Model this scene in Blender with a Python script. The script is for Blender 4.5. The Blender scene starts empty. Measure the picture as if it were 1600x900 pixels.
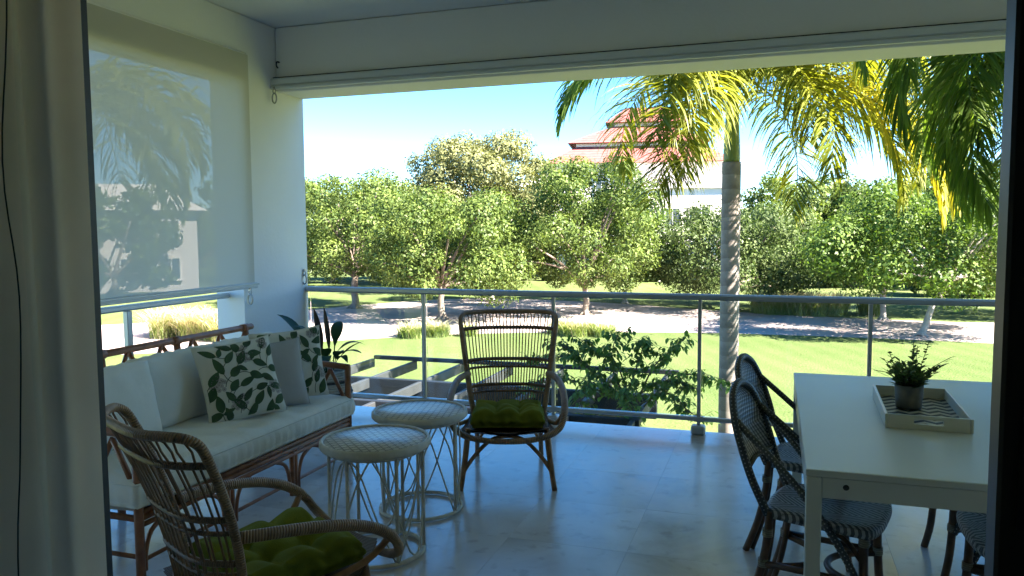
import bpy, math, random
import numpy as np
from mathutils import Vector, Matrix, Quaternion

rad = math.radians
scene = bpy.context.scene
C = scene.collection

# ------------------------------------------------------------------ camera
cam_d = bpy.data.cameras.new('camera')
cam_d.sensor_width = 36.0
cam_d.lens = 1220.7 / 1600 * 36.0
cam_d.clip_start = 0.05
cam_d.clip_end = 3000
cam = bpy.data.objects.new('camera', cam_d)
C.objects.link(cam)
_yaw, _pit, _rol = rad(18.606), rad(4.294), rad(-0.373)
_f = Vector((-math.sin(_yaw), math.cos(_yaw), 0)); _r = Vector((math.cos(_yaw), math.sin(_yaw), 0)); _u = Vector((0, 0, 1))
_f2 = _f * math.cos(_pit) - _u * math.sin(_pit); _u2 = _u * math.cos(_pit) + _f * math.sin(_pit)
_r3 = _r * math.cos(_rol) + _u2 * math.sin(_rol); _u3 = _u2 * math.cos(_rol) - _r * math.sin(_rol)
M = Matrix((_r3, _u3, -_f2)).transposed().to_4x4()
M.translation = (0, 0, 1.55)
cam.matrix_world = M
scene.camera = cam

# ------------------------------------------------------------------ sky, sun, exposure
SUN_ROT, SUN_EL = 103.0, 41.0
w = bpy.data.worlds.new('World'); scene.world = w; w.use_nodes = True
nt = w.node_tree
bg = nt.nodes['Background']
sky = nt.nodes.new('ShaderNodeTexSky')
sky.sky_type = 'NISHITA'; sky.sun_disc = False
sky.sun_elevation = rad(SUN_EL); sky.sun_rotation = rad(SUN_ROT)
sky.air_density = 0.7; sky.dust_density = 0.0; sky.ozone_density = 4.0
skt = nt.nodes.new('ShaderNodeHueSaturation'); skt.inputs['Saturation'].default_value = 1.24; skt.inputs['Hue'].default_value = 0.497
nt.links.new(sky.outputs[0], skt.inputs['Color'])
nt.links.new(skt.outputs[0], bg.inputs[0]); bg.inputs[1].default_value = 0.051
sl = bpy.data.lights.new('sun', 'SUN'); sl.energy = 4.1; sl.angle = rad(0.5); sl.color = (1.0, 0.925, 0.82)
so = bpy.data.objects.new('sun', sl); C.objects.link(so)
sd = Vector((math.sin(rad(SUN_ROT)) * math.cos(rad(SUN_EL)), math.cos(rad(SUN_ROT)) * math.cos(rad(SUN_EL)), math.sin(rad(SUN_EL))))
so.rotation_euler = sd.to_track_quat('Z', 'Y').to_euler(); so.location = sd * 60
vs = scene.view_settings
vs.view_transform = 'Standard'; vs.look = 'None'; vs.gamma = 1.0; vs.use_curve_mapping = False
vs.exposure = 3.6
cy = scene.cycles
cy.use_denoising = True
cy.max_bounces = 9; cy.diffuse_bounces = 5; cy.glossy_bounces = 3; cy.transmission_bounces = 6; cy.transparent_max_bounces = 12
cy.sample_clamp_indirect = 6.0
cy.caustics_reflective = False; cy.caustics_refractive = False

# ------------------------------------------------------------------ materials
def nmat(name):
    m = bpy.data.materials.new(name); m.use_nodes = True
    n = m.node_tree.nodes; l = m.node_tree.links
    return m, n, l, n['Principled BSDF']
def N(n, t, **kw):
    x = n.new(t)
    for k, v in kw.items(): setattr(x, k, v)
    return x
def ramp(n, stops, interp='LINEAR'):
    r = n.new('ShaderNodeValToRGB'); e = r.color_ramp.elements; r.color_ramp.interpolation = interp
    while len(e) < len(stops): e.new(0.5)
    for i, (p, c) in enumerate(stops): e[i].position = p; e[i].color = (*c, 1)
    return r
def mathn(n, l, op, a, b=None, c=None):
    x = n.new('ShaderNodeMath'); x.operation = op
    for i, v in enumerate((a, b, c)):
        if v is None: continue
        if isinstance(v, (int, float)): x.inputs[i].default_value = v
        else: l.new(v, x.inputs[i])
    return x.outputs[0]
def mixrgb(n, l, fac, a, b, mode='MIX'):
    x = n.new('ShaderNodeMix'); x.data_type = 'RGBA'; x.blend_type = mode
    for s, v in ((x.inputs[0], fac), (x.inputs[6], a), (x.inputs[7], b)):
        if isinstance(v, (int, float)): s.default_value = v
        elif isinstance(v, tuple): s.default_value = (*v, 1)
        else: l.new(v, s)
    return x.outputs[2]
def simple(name, col, rough=0.6, var=0.12, scale=6.0, bump=0.0, bscale=60.0, metal=0.0, spec=0.5, obj_var=0.0, coords='Object'):
    m, n, l, b = nmat(name)
    tc = n.new('ShaderNodeTexCoord'); no = N(n, 'ShaderNodeTexNoise'); no.inputs['Scale'].default_value = scale; no.inputs['Detail'].default_value = 6
    l.new(tc.outputs[coords], no.inputs['Vector'])
    d = tuple(c * (1 - var) for c in col); e = tuple(min(1, c * (1 + var)) for c in col)
    r = ramp(n, [(0.3, d), (0.7, e)]); l.new(no.outputs['Fac'], r.inputs[0])
    out = r.outputs[0]
    if obj_var:
        oi = n.new('ShaderNodeObjectInfo')
        hs = n.new('ShaderNodeHueSaturation'); l.new(out, hs.inputs['Color'])
        v = mathn(n, l, 'MULTIPLY_ADD', oi.outputs['Random'], 2 * obj_var, 1 - obj_var); l.new(v, hs.inputs['Value']); out = hs.outputs[0]
    l.new(out, b.inputs['Base Color'])
    b.inputs['Roughness'].default_value = rough; b.inputs['Metallic'].default_value = metal; b.inputs['Specular IOR Level'].default_value = spec
    if bump:
        n2 = N(n, 'ShaderNodeTexNoise'); n2.inputs['Scale'].default_value = bscale; n2.inputs['Detail'].default_value = 4
        l.new(tc.outputs[coords], n2.inputs['Vector'])
        bp = n.new('ShaderNodeBump'); bp.inputs['Strength'].default_value = bump; bp.inputs['Distance'].default_value = 0.01
        l.new(n2.outputs['Fac'], bp.inputs['Height']); l.new(bp.outputs[0], b.inputs['Normal'])
    return m
def leafmat(name, dark, light, trans, tfac=0.35, rough=0.5):
    m, n, l, b = nmat(name)
    g = n.new('ShaderNodeNewGeometry')
    tc = n.new('ShaderNodeTexCoord'); no = N(n, 'ShaderNodeTexNoise'); no.inputs['Scale'].default_value = 0.8; no.inputs['Detail'].default_value = 3
    l.new(tc.outputs['Object'], no.inputs['Vector'])
    f = mathn(n, l, 'MULTIPLY_ADD', g.outputs['Random Per Island'], 0.6, mathn(n, l, 'MULTIPLY_ADD', no.outputs['Fac'], 1.2, -0.4))
    r = ramp(n, [(0.05, dark), (0.55, tuple((a + c) / 2 for a, c in zip(dark, light))), (1.0, light)]); l.new(f, r.inputs[0])
    l.new(r.outputs[0], b.inputs['Base Color']); b.inputs['Roughness'].default_value = rough; b.inputs['Specular IOR Level'].default_value = 0.2
    t = n.new('ShaderNodeBsdfTranslucent'); tcx = mixrgb(n, l, 1.0, r.outputs[0], trans, 'MULTIPLY'); l.new(tcx, t.inputs[0])
    mx = n.new('ShaderNodeMixShader'); mx.inputs[0].default_value = tfac
    l.new(b.outputs[0], mx.inputs[1]); l.new(t.outputs[0], mx.inputs[2]); l.new(mx.outputs[0], n['Material Output'].inputs[0])
    return m
def fabric_weave(name, col, var=0.05, scale=400, trans=0.0, rough=0.9):
    m, n, l, b = nmat(name)
    tc = n.new('ShaderNodeTexCoord'); no = N(n, 'ShaderNodeTexNoise'); no.inputs['Scale'].default_value = 5; no.inputs['Detail'].default_value = 6
    l.new(tc.outputs['Object'], no.inputs['Vector'])
    r = ramp(n, [(0.3, tuple(c * (1 - var) for c in col)), (0.7, tuple(c * (1 + var) for c in col))]); l.new(no.outputs['Fac'], r.inputs[0])
    l.new(r.outputs[0], b.inputs['Base Color']); b.inputs['Roughness'].default_value = rough; b.inputs['Specular IOR Level'].default_value = 0.15
    n2 = N(n, 'ShaderNodeTexNoise'); n2.inputs['Scale'].default_value = scale; l.new(tc.outputs['Object'], n2.inputs['Vector'])
    n3 = N(n, 'ShaderNodeTexNoise'); n3.inputs['Scale'].default_value = 14; n3.inputs['Detail'].default_value = 5; l.new(tc.outputs['Object'], n3.inputs['Vector'])
    h = mathn(n, l, 'MULTIPLY_ADD', n3.outputs['Fac'], 2.2, n2.outputs['Fac'])
    bp = n.new('ShaderNodeBump'); bp.inputs['Strength'].default_value = 0.35; bp.inputs['Distance'].default_value = 0.006
    l.new(h, bp.inputs['Height']); l.new(bp.outputs[0], b.inputs['Normal'])
    if trans:
        t = n.new('ShaderNodeBsdfTranslucent'); l.new(r.outputs[0], t.inputs[0])
        mx = n.new('ShaderNodeMixShader'); mx.inputs[0].default_value = trans
        l.new(b.outputs[0], mx.inputs[1]); l.new(t.outputs[0], mx.inputs[2]); l.new(mx.outputs[0], n['Material Output'].inputs[0])
    return m

MT = {}
MT['plaster'] = simple('white_plaster', (0.82, 0.80, 0.785), 0.85, 0.03, 1.5, 0.15, 40)
MT['ceiling'] = simple('ceiling_plaster', (0.80, 0.785, 0.78), 0.9, 0.03, 1.0, 0.1, 30)
MT['room'] = simple('room_paint', (0.72, 0.71, 0.68), 0.9, 0.05, 1.0)
MT['room_floor'] = simple('room_floor_stone', (0.45, 0.43, 0.40), 0.5, 0.1, 2.0)
MT['alu'] = simple('anodised_aluminium', (0.42, 0.45, 0.48), 0.42, 0.05, 3.0, metal=0.55)
MT['alu_white'] = simple('white_aluminium', (0.62, 0.64, 0.66), 0.45, 0.03, 3.0)
MT['steel'] = simple('steel', (0.35, 0.35, 0.36), 0.35, 0.1, 20, metal=1.0)
MT['black_alu'] = simple('dark_bronze_aluminium', (0.018, 0.015, 0.013), 0.45, 0.1, 3.0)
MT['black'] = simple('black_rubber', (0.008, 0.008, 0.008), 0.6, 0.1, 3.0)
MT['white_paint'] = simple('white_lacquer', (0.66, 0.67, 0.62), 0.38, 0.03, 2.0, spec=0.5)
MT['tray'] = simple('cream_lacquer', (0.62, 0.60, 0.50), 0.3, 0.03, 4.0)
MT['pot'] = simple('grey_concrete', (0.16, 0.155, 0.14), 0.85, 0.15, 30, 0.2, 120)
MT['cushion'] = fabric_weave('cream_canvas', (0.82, 0.79, 0.72))
MT['pillow'] = fabric_weave('ivory_linen', (0.72, 0.68, 0.58))
MT['greypillow'] = fabric_weave('grey_linen', (0.42, 0.40, 0.38))
MT['green'] = fabric_weave('olive_green_cotton', (0.165, 0.18, 0.02), 0.15, 300)
MT['print_leaf'] = simple('printed_leaf_green', (0.045, 0.085, 0.035), 0.9, 0.45, 9)
MT['print_stem'] = simple('printed_stem_green', (0.05, 0.075, 0.035), 0.9, 0.1, 9)
MT['print_flower'] = simple('printed_flower_beige', (0.42, 0.38, 0.34), 0.9, 0.12, 40)
MT['print_dot'] = simple('printed_dot_mauve', (0.19, 0.15, 0.15), 0.9, 0.1, 20)
MT['wood_shaded'] = simple('shaded_timber', (0.009, 0.011, 0.014), 0.55, 0.25, 5, 0.2, 30)  # beam timber, darkened to stand for its shaded sides
MT['wood_lit_top'] = simple('lit_top_timber', (0.035, 0.037, 0.039), 0.6, 0.2, 5, 0.2, 30)  # paler copy for rafters, sky light on their tops put into the colour
MT['terrace'] = simple('shade_dark_stone', (0.03, 0.032, 0.036), 0.7, 0.2, 2)  # dark tone stands for the shade under the pergola
MT['bark'] = simple('grey_brown_bark', (0.20, 0.155, 0.12), 0.9, 0.35, 6, 0.6, 18)
MT['bark_pale'] = simple('pale_bark', (0.36, 0.31, 0.27), 0.9, 0.25, 6, 0.5, 18)
MT['stem'] = simple('brown_stem', (0.10, 0.085, 0.05), 0.8, 0.2, 20)
MT['basket'] = simple('basket_straw', (0.40, 0.35, 0.28), 0.8, 0.2, 30)
MT['basket_dark'] = simple('basket_black_straw', (0.04, 0.035, 0.03), 0.8, 0.2, 30)
MT['bldwall'] = simple('painted_render_white', (0.72, 0.66, 0.62), 0.9, 0.03, 0.4)
MT['bldtrim'] = simple('painted_trim', (0.74, 0.70, 0.66), 0.8, 0.03, 0.6)
MT['winglass'] = simple('dark_window_glass', (0.05, 0.06, 0.07), 0.12, 0.1, 1.0)
MT['soil'] = simple('potting_soil', (0.03, 0.022, 0.015), 0.95, 0.3, 60, 0.4, 90)
MT['cord'] = simple('dark_cord', (0.03, 0.03, 0.03), 0.8, 0.05, 10)

# foliage
MT['leaf_a'] = leafmat('foliage_bright', (0.020, 0.048, 0.010), (0.195, 0.25, 0.062), (1.0, 1.1, 0.45), 0.33)
MT['leaf_b'] = leafmat('foliage_olive', (0.06, 0.075, 0.03), (0.31, 0.31, 0.13), (1.0, 1.0, 0.5), 0.33)
MT['leaf_c'] = leafmat('foliage_dark', (0.016, 0.036, 0.010), (0.15, 0.195, 0.065), (0.9, 1.1, 0.5), 0.28)
MT['leaf_d'] = leafmat('foliage_fresh', (0.026, 0.060, 0.010), (0.185, 0.26, 0.055), (1.0, 1.1, 0.4), 0.35)
MT['vine'] = leafmat('vine_leaf', (0.060, 0.115, 0.030), (0.22, 0.32, 0.10), (0.9, 1.2, 0.4), 0.45)
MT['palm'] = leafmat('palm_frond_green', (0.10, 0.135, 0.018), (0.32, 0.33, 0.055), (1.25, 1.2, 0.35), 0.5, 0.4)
MT['palm_shaded'] = leafmat('palm_frond_shaded', (0.055, 0.10, 0.022), (0.19, 0.26, 0.055), (1.1, 1.2, 0.35), 0.5, 0.4)  # darker copy of the frond green, shade put into the colour
MT['palm_sunlit'] = leafmat('palm_frond_sunlit', (0.28, 0.29, 0.03), (0.48, 0.45, 0.07), (1.2, 1.0, 0.3), 0.5, 0.45)  # yellowed copy of the frond green, sun shining through painted in
MT['shaft'] = simple('palm_crownshaft', (0.21, 0.25, 0.05), 0.5, 0.25, 3)
MT['potleaf'] = leafmat('potplant_leaf', (0.08, 0.13, 0.045), (0.25, 0.33, 0.15), (0.9, 1.1, 0.5), 0.42)
MT['strapleaf'] = leafmat('strap_leaf', (0.010, 0.030, 0.012), (0.035, 0.075, 0.030), (0.9, 1.2, 0.5), 0.15, 0.55)
MT['dryleaf'] = simple('dried_leaf', (0.055, 0.035, 0.025), 0.8, 0.3, 20)
MT['ograss'] = leafmat('ornamental_grass', (0.15, 0.21, 0.05), (0.36, 0.42, 0.15), (1.1, 1.1, 0.5), 0.4)
MT['ograss_dry'] = leafmat('ornamental_grass_plumes', (0.42, 0.38, 0.22), (0.62, 0.56, 0.38), (1.1, 1.0, 0.6), 0.4)

def mat_lawn():
    m, n, l, b = nmat('lawn_grass')
    tc = n.new('ShaderNodeTexCoord')
    a = N(n, 'ShaderNodeTexNoise'); a.inputs['Scale'].default_value = 0.13; a.inputs['Detail'].default_value = 6; l.new(tc.outputs['Object'], a.inputs['Vector'])
    c = N(n, 'ShaderNodeTexNoise'); c.inputs['Scale'].default_value = 5; c.inputs['Detail'].default_value = 9; c.inputs['Roughness'].default_value = 0.75; l.new(tc.outputs['Object'], c.inputs['Vector'])
    mp = N(n, 'ShaderNodeMapping'); mp.inputs['Rotation'].default_value = (0, 0, rad(-24)); l.new(tc.outputs['Object'], mp.inputs['Vector'])
    wv = N(n, 'ShaderNodeTexWave', wave_type='BANDS', bands_direction='X', wave_profile='SIN'); wv.inputs['Scale'].default_value = 0.28; wv.inputs['Distortion'].default_value = 1.5; l.new(mp.outputs[0], wv.inputs['Vector'])
    f = mathn(n, l, 'MULTIPLY_ADD', c.outputs['Fac'], 0.45, mathn(n, l, 'MULTIPLY_ADD', a.outputs['Fac'], 0.45, mathn(n, l, 'MULTIPLY', wv.outputs['Fac'], 0.06)))
    r = ramp(n, [(0.32, (0.060, 0.090, 0.023)), (0.5, (0.102, 0.128, 0.042)), (0.70, (0.150, 0.166, 0.068))]); l.new(f, r.inputs[0])
    l.new(r.outputs[0], b.inputs['Base Color']); b.inputs['Roughness'].default_value = 0.95; b.inputs['Specular IOR Level'].default_value = 0.1
    d = N(n, 'ShaderNodeTexNoise'); d.inputs['Scale'].default_value = 14; d.inputs['Detail'].default_value = 6; l.new(tc.outputs['Object'], d.inputs['Vector'])
    bp = n.new('ShaderNodeBump'); bp.inputs['Strength'].default_value = 0.7; bp.inputs['Distance'].default_value = 0.06
    l.new(d.outputs['Fac'], bp.inputs['Height']); l.new(bp.outputs[0], b.inputs['Normal'])
    return m
MT['lawn'] = mat_lawn()
def mat_gravel():
    m, n, l, b = nmat('pink_gravel')
    tc = n.new('ShaderNodeTexCoord')
    a = N(n, 'ShaderNodeTexNoise'); a.inputs['Scale'].default_value = 0.5; a.inputs['Detail'].default_value = 8; l.new(tc.outputs['Object'], a.inputs['Vector'])
    v = N(n, 'ShaderNodeTexVoronoi'); v.inputs['Scale'].default_value = 25; l.new(tc.outputs['Object'], v.inputs['Vector'])
    r = ramp(n, [(0.3, (0.38, 0.285, 0.255)), (0.7, (0.50, 0.39, 0.355))]); l.new(a.outputs['Fac'], r.inputs[0])
    o = mixrgb(n, l, 0.25, r.outputs[0], v.outputs['Color'], 'MULTIPLY')
    l.new(o, b.inputs['Base Color']); b.inputs['Roughness'].default_value = 0.95
    bp = n.new('ShaderNodeBump'); bp.inputs['Strength'].default_value = 0.6; bp.inputs['Distance'].default_value = 0.03
    l.new(v.outputs['Distance'], bp.inputs['Height']); l.new(bp.outputs[0], b.inputs['Normal'])
    return m
MT['gravel'] = mat_gravel()
def mat_tile():
    m, n, l, b = nmat('polished_travertine')
    g = n.new('ShaderNodeNewGeometry'); oi = n.new('ShaderNodeObjectInfo')
    ofs = n.new('ShaderNodeCombineXYZ'); 
    l.new(mathn(n, l, 'MULTIPLY', oi.outputs['Random'], 17.0), ofs.inputs[2])
    ad = N(n, 'ShaderNodeVectorMath', operation='ADD'); l.new(g.outputs['Position'], ad.inputs[0]); l.new(ofs.outputs[0], ad.inputs[1])
    a = N(n, 'ShaderNodeTexNoise'); a.inputs['Scale'].default_value = 2.2; a.inputs['Detail'].default_value = 9; a.inputs['Roughness'].default_value = 0.62; a.inputs['Distortion'].default_value = 0.5
    l.new(ad.outputs[0], a.inputs['Vector'])
    r = ramp(n, [(0.25, (0.43, 0.365, 0.325)), (0.5, (0.60, 0.54, 0.50)), (0.75, (0.68, 0.63, 0.59))]); l.new(a.outputs['Fac'], r.inputs[0])
    p = N(n, 'ShaderNodeTexNoise'); p.inputs['Scale'].default_value = 11; p.inputs['Detail'].default_value = 9; l.new(ad.outputs[0], p.inputs['Vector'])
    pit = ramp(n, [(0.30, (0.55, 0.47, 0.43)), (0.42, (1, 1, 1))]); l.new(p.outputs['Fac'], pit.inputs[0])
    o = mixrgb(n, l, 0.38, r.outputs[0], pit.outputs[0], 'MULTIPLY')
    hs = n.new('ShaderNodeHueSaturation'); l.new(o, hs.inputs['Color'])
    l.new(mathn(n, l, 'MULTIPLY_ADD', oi.outputs['Random'], 0.09, 0.99), hs.inputs['Value'])
    l.new(hs.outputs[0], b.inputs['Base Color'])
    rr = mathn(n, l, 'MULTIPLY_ADD', a.outputs['Fac'], 0.30, 0.05); l.new(rr, b.inputs['Roughness'])
    b.inputs['Specular IOR Level'].default_value = 0.7
    bp = n.new('ShaderNodeBump'); bp.inputs['Strength'].default_value = 0.12; bp.inputs['Distance'].default_value = 0.004
    l.new(pit.outputs[0], bp.inputs['Height']); l.new(bp.outputs[0], b.inputs['Normal'])
    return m
MT['tile'] = mat_tile()
def mat_rattan(name, dark, light, wrap=0.0, rough=0.45):
    m, n, l, b = nmat(name)
    tc = n.new('ShaderNodeTexCoord')
    a = N(n, 'ShaderNodeTexNoise'); a.inputs['Scale'].default_value = 18; a.inputs['Detail'].default_value = 5; l.new(tc.outputs['Object'], a.inputs['Vector'])
    r = ramp(n, [(0.3, dark), (0.7, light)]); l.new(a.outputs['Fac'], r.inputs[0])
    out = r.outputs[0]
    if wrap:
        uv = n.new('ShaderNodeUVMap'); s = n.new('ShaderNodeSeparateXYZ'); l.new(uv.outputs[0], s.inputs[0])
        ph = mathn(n, l, 'ADD', mathn(n, l, 'MULTIPLY', s.outputs[1], wrap), s.outputs[0])
        fr = mathn(n, l, 'FRACT', ph)
        tri = mathn(n, l, 'ABSOLUTE', mathn(n, l, 'MULTIPLY_ADD', fr, 2.0, -1.0))
        cr = ramp(n, [(0.55, (1, 1, 1)), (1.0, (0.5, 0.45, 0.40))]); l.new(tri, cr.inputs[0])
        out = mixrgb(n, l, 1.0, out, cr.outputs[0], 'MULTIPLY')
        bp = n.new('ShaderNodeBump'); bp.inputs['Strength'].default_value = 0.8; bp.inputs['Distance'].default_value = 0.004
        l.new(mathn(n, l, 'SUBTRACT', 1.0, mathn(n, l, 'POWER', tri, 2.0)), bp.inputs['Height']); l.new(bp.outputs[0], b.inputs['Normal'])
    l.new(out, b.inputs['Base Color']); b.inputs['Roughness'].default_value = rough
    return m
MT['rattan'] = mat_rattan('honey_rattan', (0.21, 0.098, 0.038), (0.36, 0.185, 0.08))
MT['rattan_wrap'] = mat_rattan('wrapped_rattan', (0.25, 0.14, 0.07), (0.43, 0.265, 0.145), 105)
MT['rattan_band'] = mat_rattan('wrapped_rattan_band', (0.17, 0.09, 0.043), (0.29, 0.165, 0.083), 130)
MT['cane'] = mat_rattan('thin_cane', (0.16, 0.078, 0.033), (0.29, 0.155, 0.068))
MT['redrattan'] = mat_rattan('red_stained_rattan', (0.21, 0.075, 0.035), (0.36, 0.145, 0.068))
MT['whiterattan'] = mat_rattan('whitewashed_rattan', (0.50, 0.455, 0.38), (0.66, 0.61, 0.53), 0.0, 0.55)
MT['binding'] = mat_rattan('pale_cane_binding', (0.25, 0.21, 0.15), (0.42, 0.37, 0.28), 120, 0.5)
MT['leg_rattan'] = mat_rattan('brown_rattan_leg', (0.085, 0.040, 0.022), (0.17, 0.085, 0.045))
def mat_wicker(name, a, c, scale, chevron=True):
    m, n, l, b = nmat(name)
    tc = n.new('ShaderNodeTexCoord'); s = n.new('ShaderNodeSeparateXYZ'); l.new(tc.outputs['UV'], s.inputs[0])
    x, y = s.outputs[0], s.outputs[1]
    ax = mathn(n, l, 'PINGPONG', x, 0.085) if chevron else mathn(n, l, 'MULTIPLY', x, 0.0)
    st = mathn(n, l, 'FRACT', mathn(n, l, 'MULTIPLY', mathn(n, l, 'ADD', y, ax), scale))
    rows = mathn(n, l, 'FRACT', mathn(n, l, 'MULTIPLY', x, scale * 2.0))
    band = mathn(n, l, 'GREATER_THAN', st, 0.52)
    tri = mathn(n, l, 'ABSOLUTE', mathn(n, l, 'MULTIPLY_ADD', rows, 2.0, -1.0))
    colr = mixrgb(n, l, band, a, c)
    sh = ramp(n, [(0.6, (1, 1, 1)), (1.0, (0.4, 0.4, 0.4))]); l.new(tri, sh.inputs[0])
    o = mixrgb(n, l, 1.0, colr, sh.outputs[0], 'MULTIPLY')
    l.new(o, b.inputs['Base Color']); b.inputs['Roughness'].default_value = 0.5
    bp = n.new('ShaderNodeBump'); bp.inputs['Strength'].default_value = 0.5; bp.inputs['Distance'].default_value = 0.003
    l.new(mathn(n, l, 'SUBTRACT', band, tri), bp.inputs['Height']); l.new(bp.outputs[0], b.inputs['Normal'])
    return m
MT['wicker'] = mat_wicker('charcoal_white_wicker', (0.075, 0.075, 0.078), (0.36, 0.355, 0.35), 42)
def mat_wickertube():
    m, n, l, b = nmat('charcoal_wicker_tube')
    uv = n.new('ShaderNodeUVMap'); s = n.new('ShaderNodeSeparateXYZ'); l.new(uv.outputs[0], s.inputs[0])
    u = mathn(n, l, 'MULTIPLY_ADD', mathn(n, l, 'FRACT', mathn(n, l, 'MULTIPLY', s.outputs[0], 6.0)), 2.0, -1.0)
    v = mathn(n, l, 'MULTIPLY_ADD', mathn(n, l, 'FRACT', mathn(n, l, 'MULTIPLY', s.outputs[1], 62.0)), 2.0, -1.0)
    d = mathn(n, l, 'ADD', mathn(n, l, 'MULTIPLY', u, u), mathn(n, l, 'MULTIPLY', v, v))
    dot = mathn(n, l, 'LESS_THAN', d, 0.13)
    o = mixrgb(n, l, dot, (0.060, 0.060, 0.062), (0.38, 0.375, 0.36)); l.new(o, b.inputs['Base Color']); b.inputs['Roughness'].default_value = 0.5
    bp = n.new('ShaderNodeBump'); bp.inputs['Strength'].default_value = 0.4; bp.inputs['Distance'].default_value = 0.003
    l.new(v, bp.inputs['Height']); l.new(bp.outputs[0], b.inputs['Normal'])
    return m
MT['wickertube'] = mat_wickertube()
def mat_tabletop():
    m, n, l, b = nmat('woven_table_top')
    tc = n.new('ShaderNodeTexCoord')
    def strips(ang, sc):
        mp = N(n, 'ShaderNodeMapping'); mp.inputs['Rotation'].default_value = (0, 0, ang); mp.inputs['Scale'].default_value = (sc, sc, sc)
        l.new(tc.outputs['Object'], mp.inputs['Vector']); s = n.new('ShaderNodeSeparateXYZ'); l.new(mp.outputs[0], s.inputs[0])
        fr = mathn(n, l, 'FRACT', s.outputs[0])
        return mathn(n, l, 'LESS_THAN', mathn(n, l, 'ABSOLUTE', mathn(n, l, 'MULTIPLY_ADD', fr, 2.0, -1.0)), 0.17)
    a = strips(rad(38), 30); c = strips(rad(98), 30); d = strips(rad(158), 30)
    s = mathn(n, l, 'MAXIMUM', mathn(n, l, 'MAXIMUM', a, c), d)
    o = mixrgb(n, l, s, (0.74, 0.71, 0.68), (0.34, 0.31, 0.31)); l.new(o, b.inputs['Base Color']); b.inputs['Roughness'].default_value = 0.35
    bp = n.new('ShaderNodeBump'); bp.inputs['Strength'].default_value = 0.4; bp.inputs['Distance'].default_value = 0.002
    l.new(s, bp.inputs['Height']); l.new(bp.outputs[0], b.inputs['Normal'])
    return m
MT['tabletop'] = mat_tabletop()
def mat_chevron():
    m, n, l, b = nmat('black_cream_chevron_inlay')
    tc = n.new('ShaderNodeTexCoord'); s = n.new('ShaderNodeSeparateXYZ'); l.new(tc.outputs['Object'], s.inputs[0])
    z = mathn(n, l, 'PINGPONG', s.outputs[0], 0.04)
    st = mathn(n, l, 'FRACT', mathn(n, l, 'MULTIPLY', mathn(n, l, 'ADD', s.outputs[1], z), 15.0))
    o = mixrgb(n, l, mathn(n, l, 'GREATER_THAN', st, 0.5), (0.012, 0.011, 0.012), (0.48, 0.43, 0.33)); l.new(o, b.inputs['Base Color']); b.inputs['Roughness'].default_value = 0.5; b.inputs['Specular IOR Level'].default_value = 0.3
    return m
MT['chevron'] = mat_chevron()
def mat_screen():
    m, n, l, b = nmat('sunscreen_mesh_fabric')
    d = n.new('ShaderNodeBsdfDiffuse'); d.inputs[0].default_value = (0.66, 0.63, 0.56, 1)
    t = n.new('ShaderNodeBsdfTranslucent'); t.inputs[0].default_value = (0.50, 0.49, 0.45, 1)
    tr = n.new('ShaderNodeBsdfTransparent'); tr.inputs[0].default_value = (1, 1, 1, 1)
    m1 = n.new('ShaderNodeMixShader'); m1.inputs[0].default_value = 0.27; l.new(d.outputs[0], m1.inputs[1]); l.new(t.outputs[0], m1.inputs[2])
    m2 = n.new('ShaderNodeMixShader'); m2.inputs[0].default_value = 0.042; l.new(m1.outputs[0], m2.inputs[1]); l.new(tr.outputs[0], m2.inputs[2])
    l.new(m2.outputs[0], n['Material Output'].inputs[0])
    return m
MT['screen'] = mat_screen()
def mat_glass():
    m, n, l, b = nmat('clear_railing_glass')
    tr = n.new('ShaderNodeBsdfTransparent'); tr.inputs[0].default_value = (0.93, 0.965, 0.96, 1)
    g = n.new('ShaderNodeBsdfGlossy'); g.inputs['Roughness'].default_value = 0.01
    fr = n.new('ShaderNodeFresnel'); fr.inputs[0].default_value = 1.45
    mx = n.new('ShaderNodeMixShader'); l.new(fr.outputs[0], mx.inputs[0]); l.new(tr.outputs[0], mx.inputs[1]); l.new(g.outputs[0], mx.inputs[2])
    l.new(mx.outputs[0], n['Material Output'].inputs[0])
    return m
MT['glass'] = mat_glass()
def mat_curtain():
    m = fabric_weave('beige_linen_curtain', (0.80, 0.69, 0.57), 0.08, 500, 0.72)
    return m
MT['curtain'] = mat_curtain()
def mat_roof():
    m, n, l, b = nmat('terracotta_roof_tiles')
    tc = n.new('ShaderNodeTexCoord')
    wv = N(n, 'ShaderNodeTexWave', wave_type='BANDS', bands_direction='Z', wave_profile='SAW'); wv.inputs['Scale'].default_value = 1.1; wv.inputs['Distortion'].default_value = 0.1
    l.new(tc.outputs['Object'], wv.inputs['Vector'])
    no = N(n, 'ShaderNodeTexNoise'); no.inputs['Scale'].default_value = 3; no.inputs['Detail'].default_value = 8; l.new(tc.outputs['Object'], no.inputs['Vector'])
    f = mathn(n, l, 'MULTIPLY_ADD', no.outputs['Fac'], 0.6, mathn(n, l, 'MULTIPLY', wv.outputs['Fac'], 0.4))
    r = ramp(n, [(0.25, (0.17, 0.042, 0.038)), (0.7, (0.27, 0.082, 0.074))]); l.new(f, r.inputs[0]); l.new(r.outputs[0], b.inputs['Base Color'])
    b.inputs['Roughness'].default_value = 0.85
    bp = n.new('ShaderNodeBump'); bp.inputs['Strength'].default_value = 0.7; bp.inputs['Distance'].default_value = 0.08
    l.new(wv.outputs['Fac'], bp.inputs['Height']); l.new(bp.outputs[0], b.inputs['Normal'])
    return m
MT['roof'] = mat_roof()
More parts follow.
